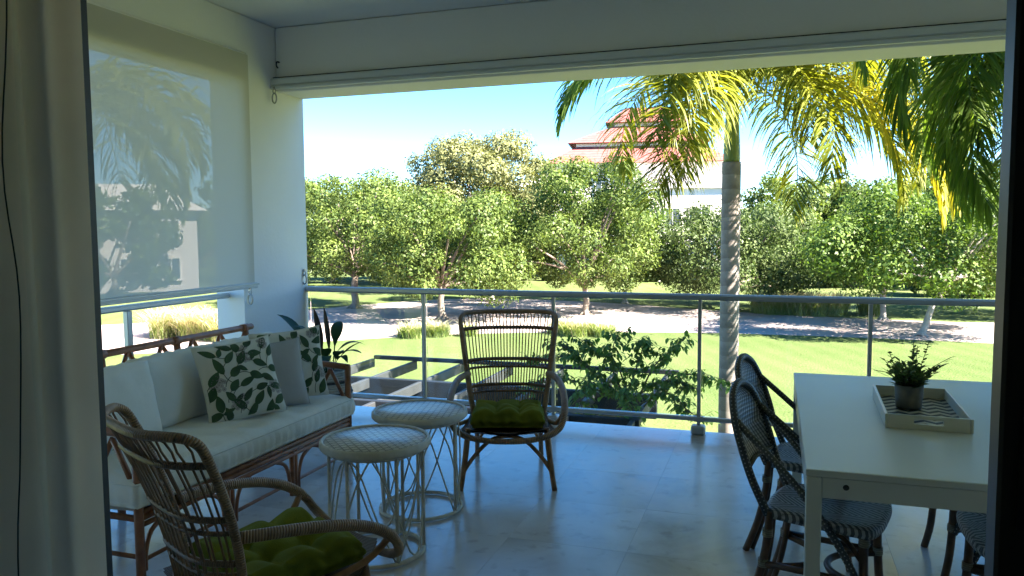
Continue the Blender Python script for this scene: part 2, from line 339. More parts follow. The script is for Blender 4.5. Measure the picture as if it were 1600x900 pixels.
def mat_palmtrunk():
    m, n, l, b = nmat('ringed_palm_trunk')
    tc = n.new('ShaderNodeTexCoord')
    wv = N(n, 'ShaderNodeTexWave', wave_type='BANDS', bands_direction='Z', wave_profile='SAW'); wv.inputs['Scale'].default_value = 1.6; wv.inputs['Distortion'].default_value = 2.5; wv.inputs['Detail'].default_value = 4
    l.new(tc.outputs['Object'], wv.inputs['Vector'])
    no = N(n, 'ShaderNodeTexNoise'); no.inputs['Scale'].default_value = 5; no.inputs['Detail'].default_value = 9; no.inputs['Roughness'].default_value = 0.7; l.new(tc.outputs['Object'], no.inputs['Vector'])
    f = mathn(n, l, 'MULTIPLY_ADD', no.outputs['Fac'], 0.75, mathn(n, l, 'MULTIPLY', wv.outputs['Fac'], 0.18))
    r = ramp(n, [(0.25, (0.13, 0.10, 0.085)), (0.5, (0.25, 0.21, 0.185)), (0.75, (0.37, 0.32, 0.29))]); l.new(f, r.inputs[0]); l.new(r.outputs[0], b.inputs['Base Color'])
    b.inputs['Roughness'].default_value = 0.9
    bp = n.new('ShaderNodeBump'); bp.inputs['Strength'].default_value = 0.25; bp.inputs['Distance'].default_value = 0.006
    l.new(f, bp.inputs['Height']); l.new(bp.outputs[0], b.inputs['Normal'])
    return m
MT['palmtrunk'] = mat_palmtrunk()

# ------------------------------------------------------------------ mesh helpers
def np_mesh(name, V, F, uv=None, smooth=False):
    """V (n,3), F (m,k) equal-sided faces"""
    V = np.asarray(V, dtype=np.float32); F = np.asarray(F, dtype=np.int32)
    me = bpy.data.meshes.new(name)
    me.vertices.add(len(V)); me.vertices.foreach_set('co', V.ravel())
    k = F.shape[1]
    me.loops.add(F.size); me.loops.foreach_set('vertex_index', F.ravel())
    me.polygons.add(len(F)); me.polygons.foreach_set('loop_start', np.arange(0, F.size, k, dtype=np.int32))
    if smooth: me.polygons.foreach_set('use_smooth', np.ones(len(F), dtype=bool))
    me.update(calc_edges=True)
    return me
class MB:
    def __init__(s): s.v = []; s.f = []; s.uv = []; s.sm = []
    def face(s, idx, uvs=None, smooth=False):
        s.f.append(tuple(idx)); s.uv.append(uvs if uvs else [(0, 0)] * len(idx)); s.sm.append(smooth)
    def box(s, c, d, rz=0.0, M=None, bev=0.0):
        x, y, z = (a / 2 for a in d); b0 = len(s.v)
        if bev:
            bev = min(bev, x * .9, y * .9, z * .9)
            pts = []
            for sx in (-1, 1):
                for sy in (-1, 1):
                    for sz in (-1, 1):
                        pts += [(sx * (x - bev), sy * (y - bev), sz * z), (sx * (x - bev), sy * y, sz * (z - bev)), (sx * x, sy * (y - bev), sz * (z - bev))]
            def I(sx, sy, sz, k): return (((sx > 0) * 4 + (sy > 0) * 2 + (sz > 0)) * 3 + k)
            fs = []
            for sg in (-1, 1):
                q = [(-1, -1), (1, -1), (1, 1), (-1, 1)]
                if sg < 0: q = q[::-1]
                fs.append([I(a, b, sg, 0) for a, b in q])
                q2 = [(-1, -1), (-1, 1), (1, 1), (1, -1)]
                if sg < 0: q2 = q2[::-1]
                fs.append([I(a, sg, b, 1) for a, b in q2])
                q3 = [(-1, -1), (1, -1), (1, 1), (-1, 1)]
                if sg < 0: q3 = q3[::-1]
                fs.append([I(sg, a, b, 2) for a, b in q3])
            for a in (-1, 1):
                for b in (-1, 1):
                    fs.append([I(-1, a, b, 1), I(1, a, b, 1), I(1, a, b, 0), I(-1, a, b, 0)])
                    fs.append([I(a, -1, b, 2), I(a, 1, b, 2), I(a, 1, b, 0), I(a, -1, b, 0)])
                    fs.append([I(a, b, -1, 2), I(a, b, 1, 2), I(a, b, 1, 1), I(a, b, -1, 1)])
                    for cc in (-1, 1): fs.append([I(a, b, cc, 0), I(a, b, cc, 1), I(a, b, cc, 2)])
        else:
            pts = [(-x, -y, -z), (x, -y, -z), (x, y, -z), (-x, y, -z), (-x, -y, z), (x, -y, z), (x, y, z), (-x, y, z)]
            fs = [(0, 3, 2, 1), (4, 5, 6, 7), (0, 1, 5, 4), (1, 2, 6, 5), (2, 3, 7, 6), (3, 0, 4, 7)]
        cr, sr = math.cos(rz), math.sin(rz)
        for p in pts:
            if M is not None: q = M @ Vector(p); s.v.append((q.x + c[0], q.y + c[1], q.z + c[2]))
            else: s.v.append((p[0] * cr - p[1] * sr + c[0], p[0] * sr + p[1] * cr + c[1], p[2] + c[2]))
        for f in fs: s.face([b0 + i for i in f])
        return s
    def bar(s, a, b, wd, ht, up=(0, 0, 1), bev=0.0):
        a, b = Vector(a), Vector(b); d = b - a; L = d.length; d.normalize(); up = Vector(up)
        sx = d.cross(up)
        if sx.length < 1e-4: sx = d.cross(Vector((1, 0, 0)))
        sx.normalize(); uz = sx.cross(d)
        return s.box((a + b) / 2, (L, wd, ht), M=Matrix((d, sx * -1, uz)).transposed(), bev=bev)
    def tube(s, pts, r, n=8, closed=False, caps=True, flat=1.0):
        pts = [Vector(p) for p in pts]; k = len(pts)
        rs = r if isinstance(r, (list, tuple)) else [r] * k
        T = []
        for i in range(k):
            if closed: t = pts[(i + 1) % k] - pts[i - 1]
            else: t = pts[min(i + 1, k - 1)] - pts[max(i - 1, 0)]
            T.append(t.normalized() if t.length > 1e-9 else Vector((0, 0, 1)))
        ref = Vector((0, 0, 1)) if abs(T[0].z) < .9 else Vector((1, 0, 0))
        nn = T[0].cross(ref).normalized(); b0 = len(s.v); dist = 0.0; ds = []
        for i in range(k):
            if i: dist += (pts[i] - pts[i - 1]).length
            ds.append(dist)
            nn = nn - T[i] * nn.dot(T[i])
            nn.normalize(); bb = T[i].cross(nn)
            for j in range(n):
                a = 2 * math.pi * j / n
                s.v.append(tuple(pts[i] + nn * (math.cos(a) * rs[i]) + bb * (math.sin(a) * rs[i] * flat)))
        m = k if closed else k - 1
        for i in range(m):
            i2 = (i + 1) % k; d2 = ds[i2] if i2 else dist + (pts[0] - pts[-1]).length
            for j in range(n):
                j2 = (j + 1) % n
                s.face((b0 + i * n + j, b0 + i * n + j2, b0 + i2 * n + j2, b0 + i2 * n + j),
                       [(j / n, ds[i]), ((j + 1) / n, ds[i]), ((j + 1) / n, d2), (j / n, d2)], True)
        if caps and not closed:
            s.face([b0 + j for j in range(n)][::-1]); s.face([b0 + (k - 1) * n + j for j in range(n)])
        return s
    def lathe(s, prof, n=24, c=(0, 0, 0)):
        b0 = len(s.v); k = len(prof)
        for r, z in prof:
            for j in range(n):
                a = 2 * math.pi * j / n; s.v.append((c[0] + r * math.cos(a), c[1] + r * math.sin(a), c[2] + z))
        for i in range(k - 1):
            for j in range(n):
                j2 = (j + 1) % n; s.face((b0 + i * n + j, b0 + i * n + j2, b0 + (i + 1) * n + j2, b0 + (i + 1) * n + j), None, True)
        return s
    def prism(s, poly, z0, z1):
        b0 = len(s.v); k = len(poly)
        for z in (z0, z1):
            for x, y in poly: s.v.append((x, y, z))
        s.face([b0 + i for i in range(k)][::-1]); s.face([b0 + k + i for i in range(k)])
        for i in range(k):
            j = (i + 1) % k; s.face((b0 + i, b0 + j, b0 + k + j, b0 + k + i))
        return s
    def grid(s, fn, nu, nv, uvs=None, closed_u=False, smooth=True):
        b0 = len(s.v)
        for i in range(nu + 1):
            for j in range(nv + 1): s.v.append(tuple(fn(i / nu, j / nv)))
        for i in range(nu):
            for j in range(nv):
                a = b0 + i * (nv + 1) + j
                u = [(i / nu, j / nv), ((i + 1) / nu, j / nv), ((i + 1) / nu, (j + 1) / nv), (i / nu, (j + 1) / nv)]
                if uvs: u = [(x * uvs[0], y * uvs[1]) for x, y in u]
                s.face((a, a + nv + 1, a + nv + 2, a + 1), u, smooth)
        return s
    def mesh(s, name, mat):
        me = bpy.data.meshes.new(name); me.from_pydata(s.v, [], s.f)
        me.polygons.foreach_set('use_smooth', np.array(s.sm, dtype=bool))
        ul = me.uv_layers.new(name='UVMap'); flat = [c for f in s.uv for p in f for c in p]
        ul.data.foreach_set('uv', np.array(flat, dtype=np.float32))
        me.materials.append(MT[mat] if isinstance(mat, str) else mat); me.update()
        return me
    def build(s, name, mat, parent=None, loc=None, rot=None):
        o = bpy.data.objects.new(name, s.mesh(name, mat)); C.objects.link(o)
        if parent: o.parent = parent
        if loc is not None: o.location = loc
        if rot is not None: o.rotation_euler = rot
        return o
def mobj(name, me, parent=None, loc=None, rot=None, scale=None):
    o = bpy.data.objects.new(name, me); C.objects.link(o)
    if parent: o.parent = parent
    if loc is not None: o.location = loc
    if rot is not None: o.rotation_euler = rot
    if scale is not None: o.scale = scale
    return o
def tag(o, label=None, cat=None, group=None, kind=None):
    if label: o['label'] = label
    if cat: o['category'] = cat
    if group: o['group'] = group
    if kind: o['kind'] = kind
    return o
def thing(name, label, cat, loc=(0, 0, 0), rz=0.0, group=None):
    o = bpy.data.objects.new(name, None); C.objects.link(o); o.empty_display_size = 0.1
    o.location = loc; o.rotation_euler = (0, 0, rz)
    return tag(o, label, cat, group)
def copy_tree(o, parent=None):
    c = o.copy(); C.objects.link(c); c.parent = parent
    for ch in [x for x in C.objects if x.parent == o]: copy_tree(ch, c)
    return c
def spline(P, per=6, closed=False):
    P = [Vector(p) for p in P]; n = len(P); out = []
    rng = range(n) if closed else range(n - 1)
    for i in rng:
        if closed: p0, p1, p2, p3 = P[i - 1], P[i], P[(i + 1) % n], P[(i + 2) % n]
        else: p0, p1, p2, p3 = P[max(i - 1, 0)], P[i], P[i + 1], P[min(i + 2, n - 1)]
        for k in range(per):
            t = k / per; t2 = t * t; t3 = t2 * t
            out.append(0.5 * ((2 * p1) + (p2 - p0) * t + (2 * p0 - 5 * p1 + 4 * p2 - p3) * t2 + (3 * p1 - p0 - 3 * p2 + p3) * t3))
    if not closed: out.append(P[-1])
    return out

# ================================================================== SETTING
LZ = -3.2
# lawn: one sheet out to the horizon
mb = MB(); mb.v += [(-900, -300, LZ), (900, -300, LZ), (900, 1500, LZ), (-900, 1500, LZ)]; mb.face((0, 1, 2, 3))
tag(mb.build('lawn', 'lawn'), kind='structure')
# gravel path, laid 4 mm above the lawn
near = [(-70, 2), (-40, 13.5), (-24.5, 23.2), (-17.6, 29.6), (-13, 33), (-8.6, 34.8), (-2, 36.3), (7.3, 36.2), (16, 34.6), (34, 33)]
far = [(34, 44), (20, 45.5), (13, 44.8), (8.7, 43.6), (2, 44.6), (-4, 46.6), (-10, 49.2), (-16, 50.4), (-21, 49.4), (-24.6, 44.5), (-27, 39.5), (-32, 31.5), (-44, 22), (-70, 12)]
ring = [(p.x, p.y) for p in spline([(x, y, 0) for x, y in near], 5)] + [(p.x, p.y) for p in spline([(x, y, 0) for x, y in far], 5)]
mb = MB(); mb.prism(ring, LZ - 0.05, LZ + 0.004); tag(mb.build('gravel_path', 'gravel'), kind='structure')
# terrace floor slab with separate stone tiles
mb = MB(); mb.box((1.5, 3.515, -0.182), (11.4, 5.05, 0.35)); floor = mb.build('terrace_floor', simple('grout', (0.54, 0.49, 0.45), 0.5, 0.1, 8)); tag(floor, kind='structure')
TS = 0.60
tb = MB(); tb.box((0, 0, 0), (TS - 0.0008, TS - 0.0008, 0.014), bev=0.0002); tme = tb.mesh('tile', 'tile')
random.seed(3)
for i in range(20):
    for j in range(9):
        cx, cyy = -4.25 + TS * (i + .5), 6.03 - TS * (j + .5)
        if cx + TS / 2 > 7.25 or cyy - TS / 2 < 0.6: continue
        mobj('tile', tme, floor, (cx, cyy, -0.007 + random.uniform(-.0002, .0001)), (0, 0, random.choice([0, 1, 2, 3]) * math.pi / 2))
# own house
house = thing('house', 'white plastered house whose open terrace the picture is taken from', 'house')
H = lambda c, d, n='wall', m='plaster', bev=0.0: MB().box(c, d, bev=bev).build(n, m, house)
def HB(x0, x1, y0, y1, z0, z1, n='wall', m='plaster', bev=0.0): return H(((x0 + x1) / 2, (y0 + y1) / 2, (z0 + z1) / 2), (x1 - x0, y1 - y0, z1 - z0), n, m, bev)
HB(-4.20, -3.94, 5.12, 6.0, 0.0, 3.215, 'pillar')
HB(-3.938, 7.0, 5.61, 6.0, 2.695, 3.217, 'beam', bev=0.01)
HB(-4.2, -3.94, 1.25, 5.118, 2.72, 3.215, 'beam')
HB(-4.2, 7.2, 1.0, 6.02, 3.22, 3.5, 'ceiling', 'ceiling')
HB(-4.2, -3.94, 1.25, 1.9, 0, 2.718, 'wall')
HB(7.0, 7.2, 1.25, 6.0, 0, 3.218, 'wall')  # unseen right end, set far out so a wider opening lets in more daylight
HB(-4.2, -2.1, 1.06, 1.248, 0, 3.218, 'wall')
HB(1.6, 7.2, 1.06, 1.248, 0, 3.218, 'wall')
HB(-2.098, 1.598, 1.06, 1.248, 2.62, 3.218, 'wall')
HB(-4.2, 3.2, -4.2, -4.0, 0, 2.9, 'room_wall', 'room')
HB(-4.4, -4.202, -4.2, 1.05, -0.2, 2.9, 'room_wall', 'room')
HB(3.202, 3.4, -4.2, 1.05, -0.2, 2.9, 'room_wall', 'room')
HB(-4.4, 3.4, -4.2, 1.0, 2.902, 3.498, 'room_ceiling', 'room')
HB(-4.2, 3.2, -4.0, 0.985, -0.35, -0.004, 'room_floor', 'room_floor')
HB(-4.4, 7.4, -4.2, 5.6, LZ - .1, -0.36, 'wall')
HB(7.42, 30, -4.2, 6.0, LZ - .1, 4.4, 'wall')  # unseen block extending the house to the right, added for its shadow
HB(-4.4, 7.4, -4.2, 6.0, 3.502, 4.4, 'parapet')

# ================================================================== RAILINGS
def capsule_rail(mb, a, b, wd=0.052, ht=0.042):
    mb.bar(a, b, wd, ht, bev=0.012)
rl = thing('railing', 'grey aluminium railing with round-edged handrail and clear glass along the front edge of the terrace', 'railing', (0, 5.975, 0))
m = MB(); capsule_rail(m, (-3.938, 0, 1.035), (6.998, 0, 1.035), 0.060, 0.046); m.build('handrail', 'alu', rl)
m = MB(); m.bar((-3.938, 0, 0.108), (6.998, 0, 0.108), 0.036, 0.030, bev=0.005); m.build('bottom_rail', 'alu', rl)
PX = [-2.80, -1.665, -0.525, 0.645, 1.80, 2.95, 4.1, 5.25, 6.4]
for x in PX:
    m = MB(); m.box((x, 0.0, 0.54), (0.026, 0.040, 0.944), bev=0.004); po = m.build('post', 'alu', rl)
    m = MB(); m.box((x, -0.03, 0.034), (0.105, 0.10, 0.066), bev=0.012); m.build('foot', 'alu', po)
    m = MB(); m.box((x, 0.0, 0.108), (0.075, 0.046, 0.040), bev=0.006); m.build('bracket', 'alu', po)
xs = [-3.93] + PX
for a, b in zip(xs[:-1], xs[1:]):
    m = MB(); m.box(((a + b) / 2, 0.012, 0.57), (b - a - 0.05, 0.008, 0.885)); m.build('glass_pane', 'glass', rl)
r2 = thing('railing', 'grey aluminium railing seen under the lowered blind behind the sofa', 'railing', (-4.09, 0, 0))
m = MB(); capsule_rail(m, (0, 1.902, 1.045), (0, 5.118, 1.045), 0.052, 0.042); m.build('handrail', 'alu', r2)
m = MB(); m.bar((0, 1.902, 0.108), (0, 5.118, 0.108), 0.036, 0.03); m.build('bottom_rail', 'alu', r2)
for y in (2.9, 4.10):
    m = MB(); m.box((0, y, 0.512), (0.040, 0.045, 1.02), bev=0.004); m.build('post', 'alu', r2)

# ================================================================== BLINDS, CURTAIN, DOOR, HOOKS
bl = thing('roller_blind', 'lowered translucent beige screen blind over the side opening above the sofa', 'blind', (-3.90, 0, 0))
def screen(u, v):
    y = 2.0 + u * 3.20; z = 1.135 + v * 1.775
    return (0.012 * math.sin(u * 9) * v * (1 - v) + 0.0, y, z)
m = MB(); m.grid(screen, 24, 20); m.build('screen_fabric', 'screen', bl)
m = MB(); m.box((0.0, 3.605, 1.122), (0.030, 3.25, 0.046), bev=0.008); bb = m.build('bottom_bar', 'alu_white', bl)
m = MB(); m.box((0.018, 3.605, 1.131), (0.008, 3.25, 0.010)); m.build('groove_strip', 'alu', bb)
m = MB(); m.tube([(-0.024, 2.0, 2.915), (-0.024, 5.2, 2.915)], 0.014, 14); m.build('roller_tube', 'plaster', bl)
b2 = thing('roller_blind', 'rolled-up white blind along the inner face of the front beam', 'blind', (0, 5.55, 0))
m = MB(); m.box((1.50, 0.022, 2.765), (10.9, 0.07, 0.062), bev=0.012); m.build('cassette', 'alu_white', b2)
m = MB(); m.box((1.50, -0.004, 2.718), (10.9, 0.030, 0.028), bev=0.006); m.build('bottom_bar', 'alu_white', b2)
m = MB(); m.box((1.50, 0.030, 2.803), (10.9, 0.012, 0.012)); m.build('black_strip', 'black', b2)  # thin black line along the top of the cassette
def hook(loc, label, ax='y', s=1.0):
    t = thing('snap_hook', label, 'hook', loc, 0 if ax == 'y' else math.pi / 2, 'steel snap hooks of the blinds')
    def ringp(c, rx, rz_): return [(c[0] + rx * math.cos(a), 0, c[2] + rz_ * math.sin(a)) for a in [i * math.pi / 8 for i in range(16)]]
    m = MB(); m.tube(ringp((0, 0, -0.012), 0.010 * s, 0.014 * s), 0.0035 * s, 6, closed=True); m.build('eye', 'steel', t)
    m = MB(); m.tube(ringp((0, 0, -0.055 * s), 0.016 * s, 0.032 * s), 0.005 * s, 6, closed=True); m.build('carabiner', 'steel', t)
    m = MB(); m.box((0, 0, 0.012), (0.014 * s, 0.016, 0.022)); m.build('plate', 'steel', t)
hook((-3.885, 5.12, 1.085), 'steel snap hook hanging from the lowered blind beside the pillar', 'y', 1.25)
hook((-3.90, 5.53, 2.70), 'steel snap hook hanging at the end of the rolled-up blind under the beam', 'y', 1.25)
hook((-3.925, 5.93, 1.19), 'steel snap hook on the pillar just above the handrail end', 'y', 1.25)
m = MB(); m.tube(spline([(0, 0.005, 0.035), (0, -.03, 0.03), (0, -.035, 0), (0, -.015, -.015)], 5), 0.006, 6); o = m.build('wall_hook', 'black', None, (-3.90, 5.604, 2.90)); tag(o, 'small black hook on the beam above the rolled-up blind end', 'hook')

cu = thing('curtain', 'beige linen curtain hanging in folds beside the sliding door opening', 'curtain', (0, 0.985, 0))
random.seed(11)
def curt(u, v):
    z = 0.03 + v * 2.58
    x = -2.35 + u * 1.30
    k = 1 - v
    ed = min(1.0, (1 - u) * 14)
    y = 0.045 * math.sin(u * 30 + 0.8 * math.sin(v * 2)) * (0.55 + 0.45 * k) + 0.018 * math.sin(u * 67 + 2 * v) + 0.012 * math.sin(v * 7 + u * 11) * k
    return (x, y * ed, z)
m = MB(); m.grid(curt, 170, 30); m.build('cloth', 'curtain', cu)
m = MB(); m.tube(spline([(-1.10, -.075, 2.58), (-1.105, -.08, 1.95), (-1.135, -.08, 1.66), (-1.115, -.08, 1.45), (-1.125, -.085, 1.2), (-1.145, -.085, .95), (-1.15, -.085, .2)], 5), 0.0013, 5); m.build('pull_cord', 'cord', cu)
sd1 = thing('sliding_door', 'dark bronze sliding door leaf with recessed pull at the right border', 'door', (0, 1.0, 0))
m = MB(); m.box((0.292, 0, 1.30), (0.105, 0.045, 2.60), bev=0.004); st = m.build('stile', 'black_alu', sd1)
m = MB(); m.box((0.272, -0.0235, 1.282), (0.026, 0.004, 0.135)); m.build('pull', 'black', st)
m = MB(); m.box((1.55, 0, 1.30), (0.105, 0.045, 2.60), bev=0.004); m.build('stile', 'black_alu', sd1)
m = MB(); m.box((0.921, 0, 0.055), (1.15, 0.045, 0.10)); m.build('bottom_rail', 'black_alu', sd1)
m = MB(); m.box((0.921, 0, 2.55), (1.15, 0.045, 0.10)); m.build('top_rail', 'black_alu', sd1)
m = MB(); m.box((0.921, 0, 1.30), (1.15, 0.008, 2.40)); m.build('glass_pane', 'glass', sd1)
sd2 = thing('sliding_door', 'dark bronze door edge showing as a thin black line beside the curtain', 'door', (-1.06, 1.035, 0))
m = MB(); m.box((-0.0655, 0, 1.30), (0.05, 0.020, 2.60)); m.build('stile', 'black_alu', sd2)
m = MB(); m.box((-0.50, 0, 1.30), (0.84, 0.008, 2.56)); m.build('glass_pane', 'glass', sd2)

# ================================================================== SOFA
sx0, sy0 = -3.03, 3.58
sofa = thing('sofa', 'red-brown rattan sofa with long cream seat cushion along the side opening', 'sofa', (sx0, sy0, 0))
FX, BX = 0.37, -0.36           # front, back in local x
Y0, Y1 = -0.90, 0.91
def rod(pts, r, name='rail', mat='redrattan', parent=sofa, n=8, per=0):
    m = MB(); m.tube(spline(pts, per) if per else pts, r, n); return m.build(name, mat, parent)
legsY = [Y0, -0.31, 0.26, Y1]
for i, y in enumerate(legsY):
    end = i in (0, 3)
    m = MB(); m.tube([(FX, y, 0), (FX, y, 0.66 if end else 0.27)], 0.021 if end else 0.017, 9); m.build('leg', 'redrattan', sofa)
    if not end:
        m = MB(); m.tube([(FX, y + .036, 0.01), (FX, y + .036, 0.27)], 0.013, 8); m.build('leg', 'redrattan', sofa)
    m = MB(); m.tube([(BX + .03, y, 0), (BX - .0, y, 0.30), (BX - .07, y, 0.90 if end else .86)], 0.021, 9); m.build('back_post', 'redrattan', sofa)
    for d in (-1, 1):
        if (i == 0 and d < 0) or (i == 3 and d > 0): continue
        yy = y + (.036 if (d > 0 and not end) else 0)
        rod([(FX, yy + d * .026, 0.03), (FX, yy + d * .032, 0.12), (FX, yy + d * .07, 0.20), (FX, yy + d * .15, 0.238)], 0.011, 'arch_bracket', per=4)
for z, r, x in ((0.275, .016, FX), (0.245, .013, FX + .004), (0.305, .013, FX + .004)):
    rod([(x, Y0, z), (x, Y1, z)], r)
rod([(FX - .02, Y0, 0.07), (FX - .02, Y1, 0.07)], .010, 'stretcher')
rod([(BX + .02, Y0, 0.07), (BX + .02, Y1, 0.07)], .010, 'stretcher')
for y in (Y0, Y1):
    rod([(BX, y, 0.275), (FX, y, 0.275)], .016)
    rod([(BX, y, 0.10), (FX, y, 0.10)], .011, 'stretcher')
    rod([(FX + .01, y, 0.65), (0.1, y, 0.665), (BX - .04, y, 0.66)], .021, 'armrest', per=4)
    zz = [(FX - .01, y, .40), (0.24, y, .63), (0.11, y, .40), (-.02, y, .63), (-.15, y, .40), (-.28, y, .63)]
    for a, b in zip(zz[:-1], zz[1:]): rod([a, b], .013, 'arm_strut', n=7)
    rod([(BX, y, 0.39), (FX, y, 0.39)], .013)
rod([(BX - .075, Y0 - .03, 0.885), (BX - .075, Y1 + .08, 0.885)], .021, 'back_rail')
rod([(BX - .04, Y0, 0.66), (BX - .04, Y1, 0.66)], .017, 'back_rail')
rod([(BX - .02, Y0, 0.42), (BX - .02, Y1, 0.42)], .015, 'back_rail')
ny = 14
for k in range(ny):
    a = Y0 + (Y1 - Y0) * k / ny; b = Y0 + (Y1 - Y0) * (k + 1) / ny
    up = k % 2 == 0
    rod([(BX - (.07 if up else .04), a, .875 if up else .67), (BX - (.04 if up else .07), b, .67 if up else .875)], .013, 'back_strut', n=7)
for y in legsY: # cane bindings round the top joints
    m = MB(); m.tube([(BX - .075, y - .03, .885), (BX - .075, y + .03, .885)], .0265, 9); m.build('binding', 'redrattan', sofa)
m = MB()
for k in range(12): m.box((0.0, Y0 + .08 + k * (Y1 - Y0 - .16) / 11, 0.288), (0.70, 0.05, 0.012))
m.build('seat_slats', 'redrattan', sofa)
def boxcushion(nm, c, d, mat, parent, crown=0.02, seed=0, wr=0.004, rot=None, label=None, nx=18, ny_=40, piping=True):
    """rounded box cushion with soft crown and wrinkles"""
    rs = np.random.RandomState(seed); ph = rs.rand(8) * 6.28
    X, Y, Z = (a / 2 for a in d); mb = MB(); r = min(X, Y, Z) * 0.55
    def shell(u, v):
        a = u * 2 - 1; b = v * 2 - 1
        return a, b
    def side(sgn):
        def fn(u, v):
            a, b = u * 2 - 1, v * 2 - 1
            x, y = a * X, b * Y
            ex = max(0, abs(x) - (X - r)) / r; ey = max(0, abs(y) - (Y - r)) / r
            e = min(1, math.hypot(ex, ey)) if (ex > 0 and ey > 0) else max(ex, ey)
            z = Z - r * .55 * (1 - math.sqrt(max(0, 1 - e * e)))
            wv = wr * (math.sin(x * 23 + ph[0] + 3 * math.sin(y * 5 + ph[1])) + .7 * math.sin(y * 31 + ph[2] + 2 * math.sin(x * 9 + ph[3])))
            z += crown * (1 - a * a) * (1 - b * b) + wv * (1 - e)
            return (c[0] + x, c[1] + y, c[2] + sgn * z)
        return fn
    b0 = len(mb.v); mb.grid(side(1), nx, ny_); b1 = len(mb.v); mb.grid(side(-1), nx, ny_)
    # side wall with vertical gathers
    per = []
    for i in range(nx): per.append(i * (ny_ + 1))
    for j in range(ny_): per.append(nx * (ny_ + 1) + j)
    for i in range(nx, 0, -1): per.append(i * (ny_ + 1) + ny_)
    for j in range(ny_, 0, -1): per.append(j)
    L = len(per); rings = [[b0 + p for p in per]]
    for t in (.25, .5, .75):
        row = []
        for q, p in enumerate(per):
            A = Vector(mb.v[b0 + p]); B = Vector(mb.v[b1 + p]); m_ = A.lerp(B, t); out = Vector((m_.x - c[0], m_.y - c[1], 0))
            nrm = Vector((1 if abs(out.x) > X * .98 else 0, 0, 0)); n2 = Vector((math.copysign(1, out.x) if abs(out.x) > X * .97 else 0, math.copysign(1, out.y) if abs(out.y) > Y * .97 else 0, 0))
            if n2.length: n2.normalize()
            m_ += n2 * (.012 * math.sin(t * math.pi) + wr * .9 * math.sin(q * 1.9 + ph[4] + 2 * t) + wr * .6 * math.sin(q * .7 + ph[5]))
            mb.v.append(tuple(m_)); row.append(len(mb.v) - 1)
        rings.append(row)
    rings.append([b1 + p for p in per])
    for a, b in zip(rings[:-1], rings[1:]):
        for q in range(L): mb.face((a[q], b[q], b[(q + 1) % L], a[(q + 1) % L]), None, True)
    o = mb.build(nm, mat, parent)
    if piping:
        pm = MB(); pts = [mb.v[b0 + p] for p in per]; pm.tube(pts, 0.0045, 6, closed=True); pm.build('piping', mat, o)
    if rot is not None: o.rotation_euler = rot
    return o
boxcushion('seat_cushion', (0.0, 0.0, 0.385), (0.79, 1.86, 0.150), 'cushion', sofa, 0.012, 1, 0.006, nx=26, ny_=96)
def backcushion(y, w_, seed, dx=0.0, tilt=0.17, h_=0.395):
    o = boxcushion('back_cushion', (0, 0, 0), (h_, w_, 0.14), 'cushion', sofa, 0.045, seed, 0.004, nx=16, ny_=22, piping=False)
    o.location = (BX + 0.135 + dx, y, 0.47 + h_ / 2 - .01); o.rotation_euler = (0, rad(90) - tilt * 1.0, 0)
    return o
backcushion(-0.58, 0.62, 5, 0.07, 0.22); backcushion(0.03, 0.60, 6); backcushion(0.62, 0.58, 7)

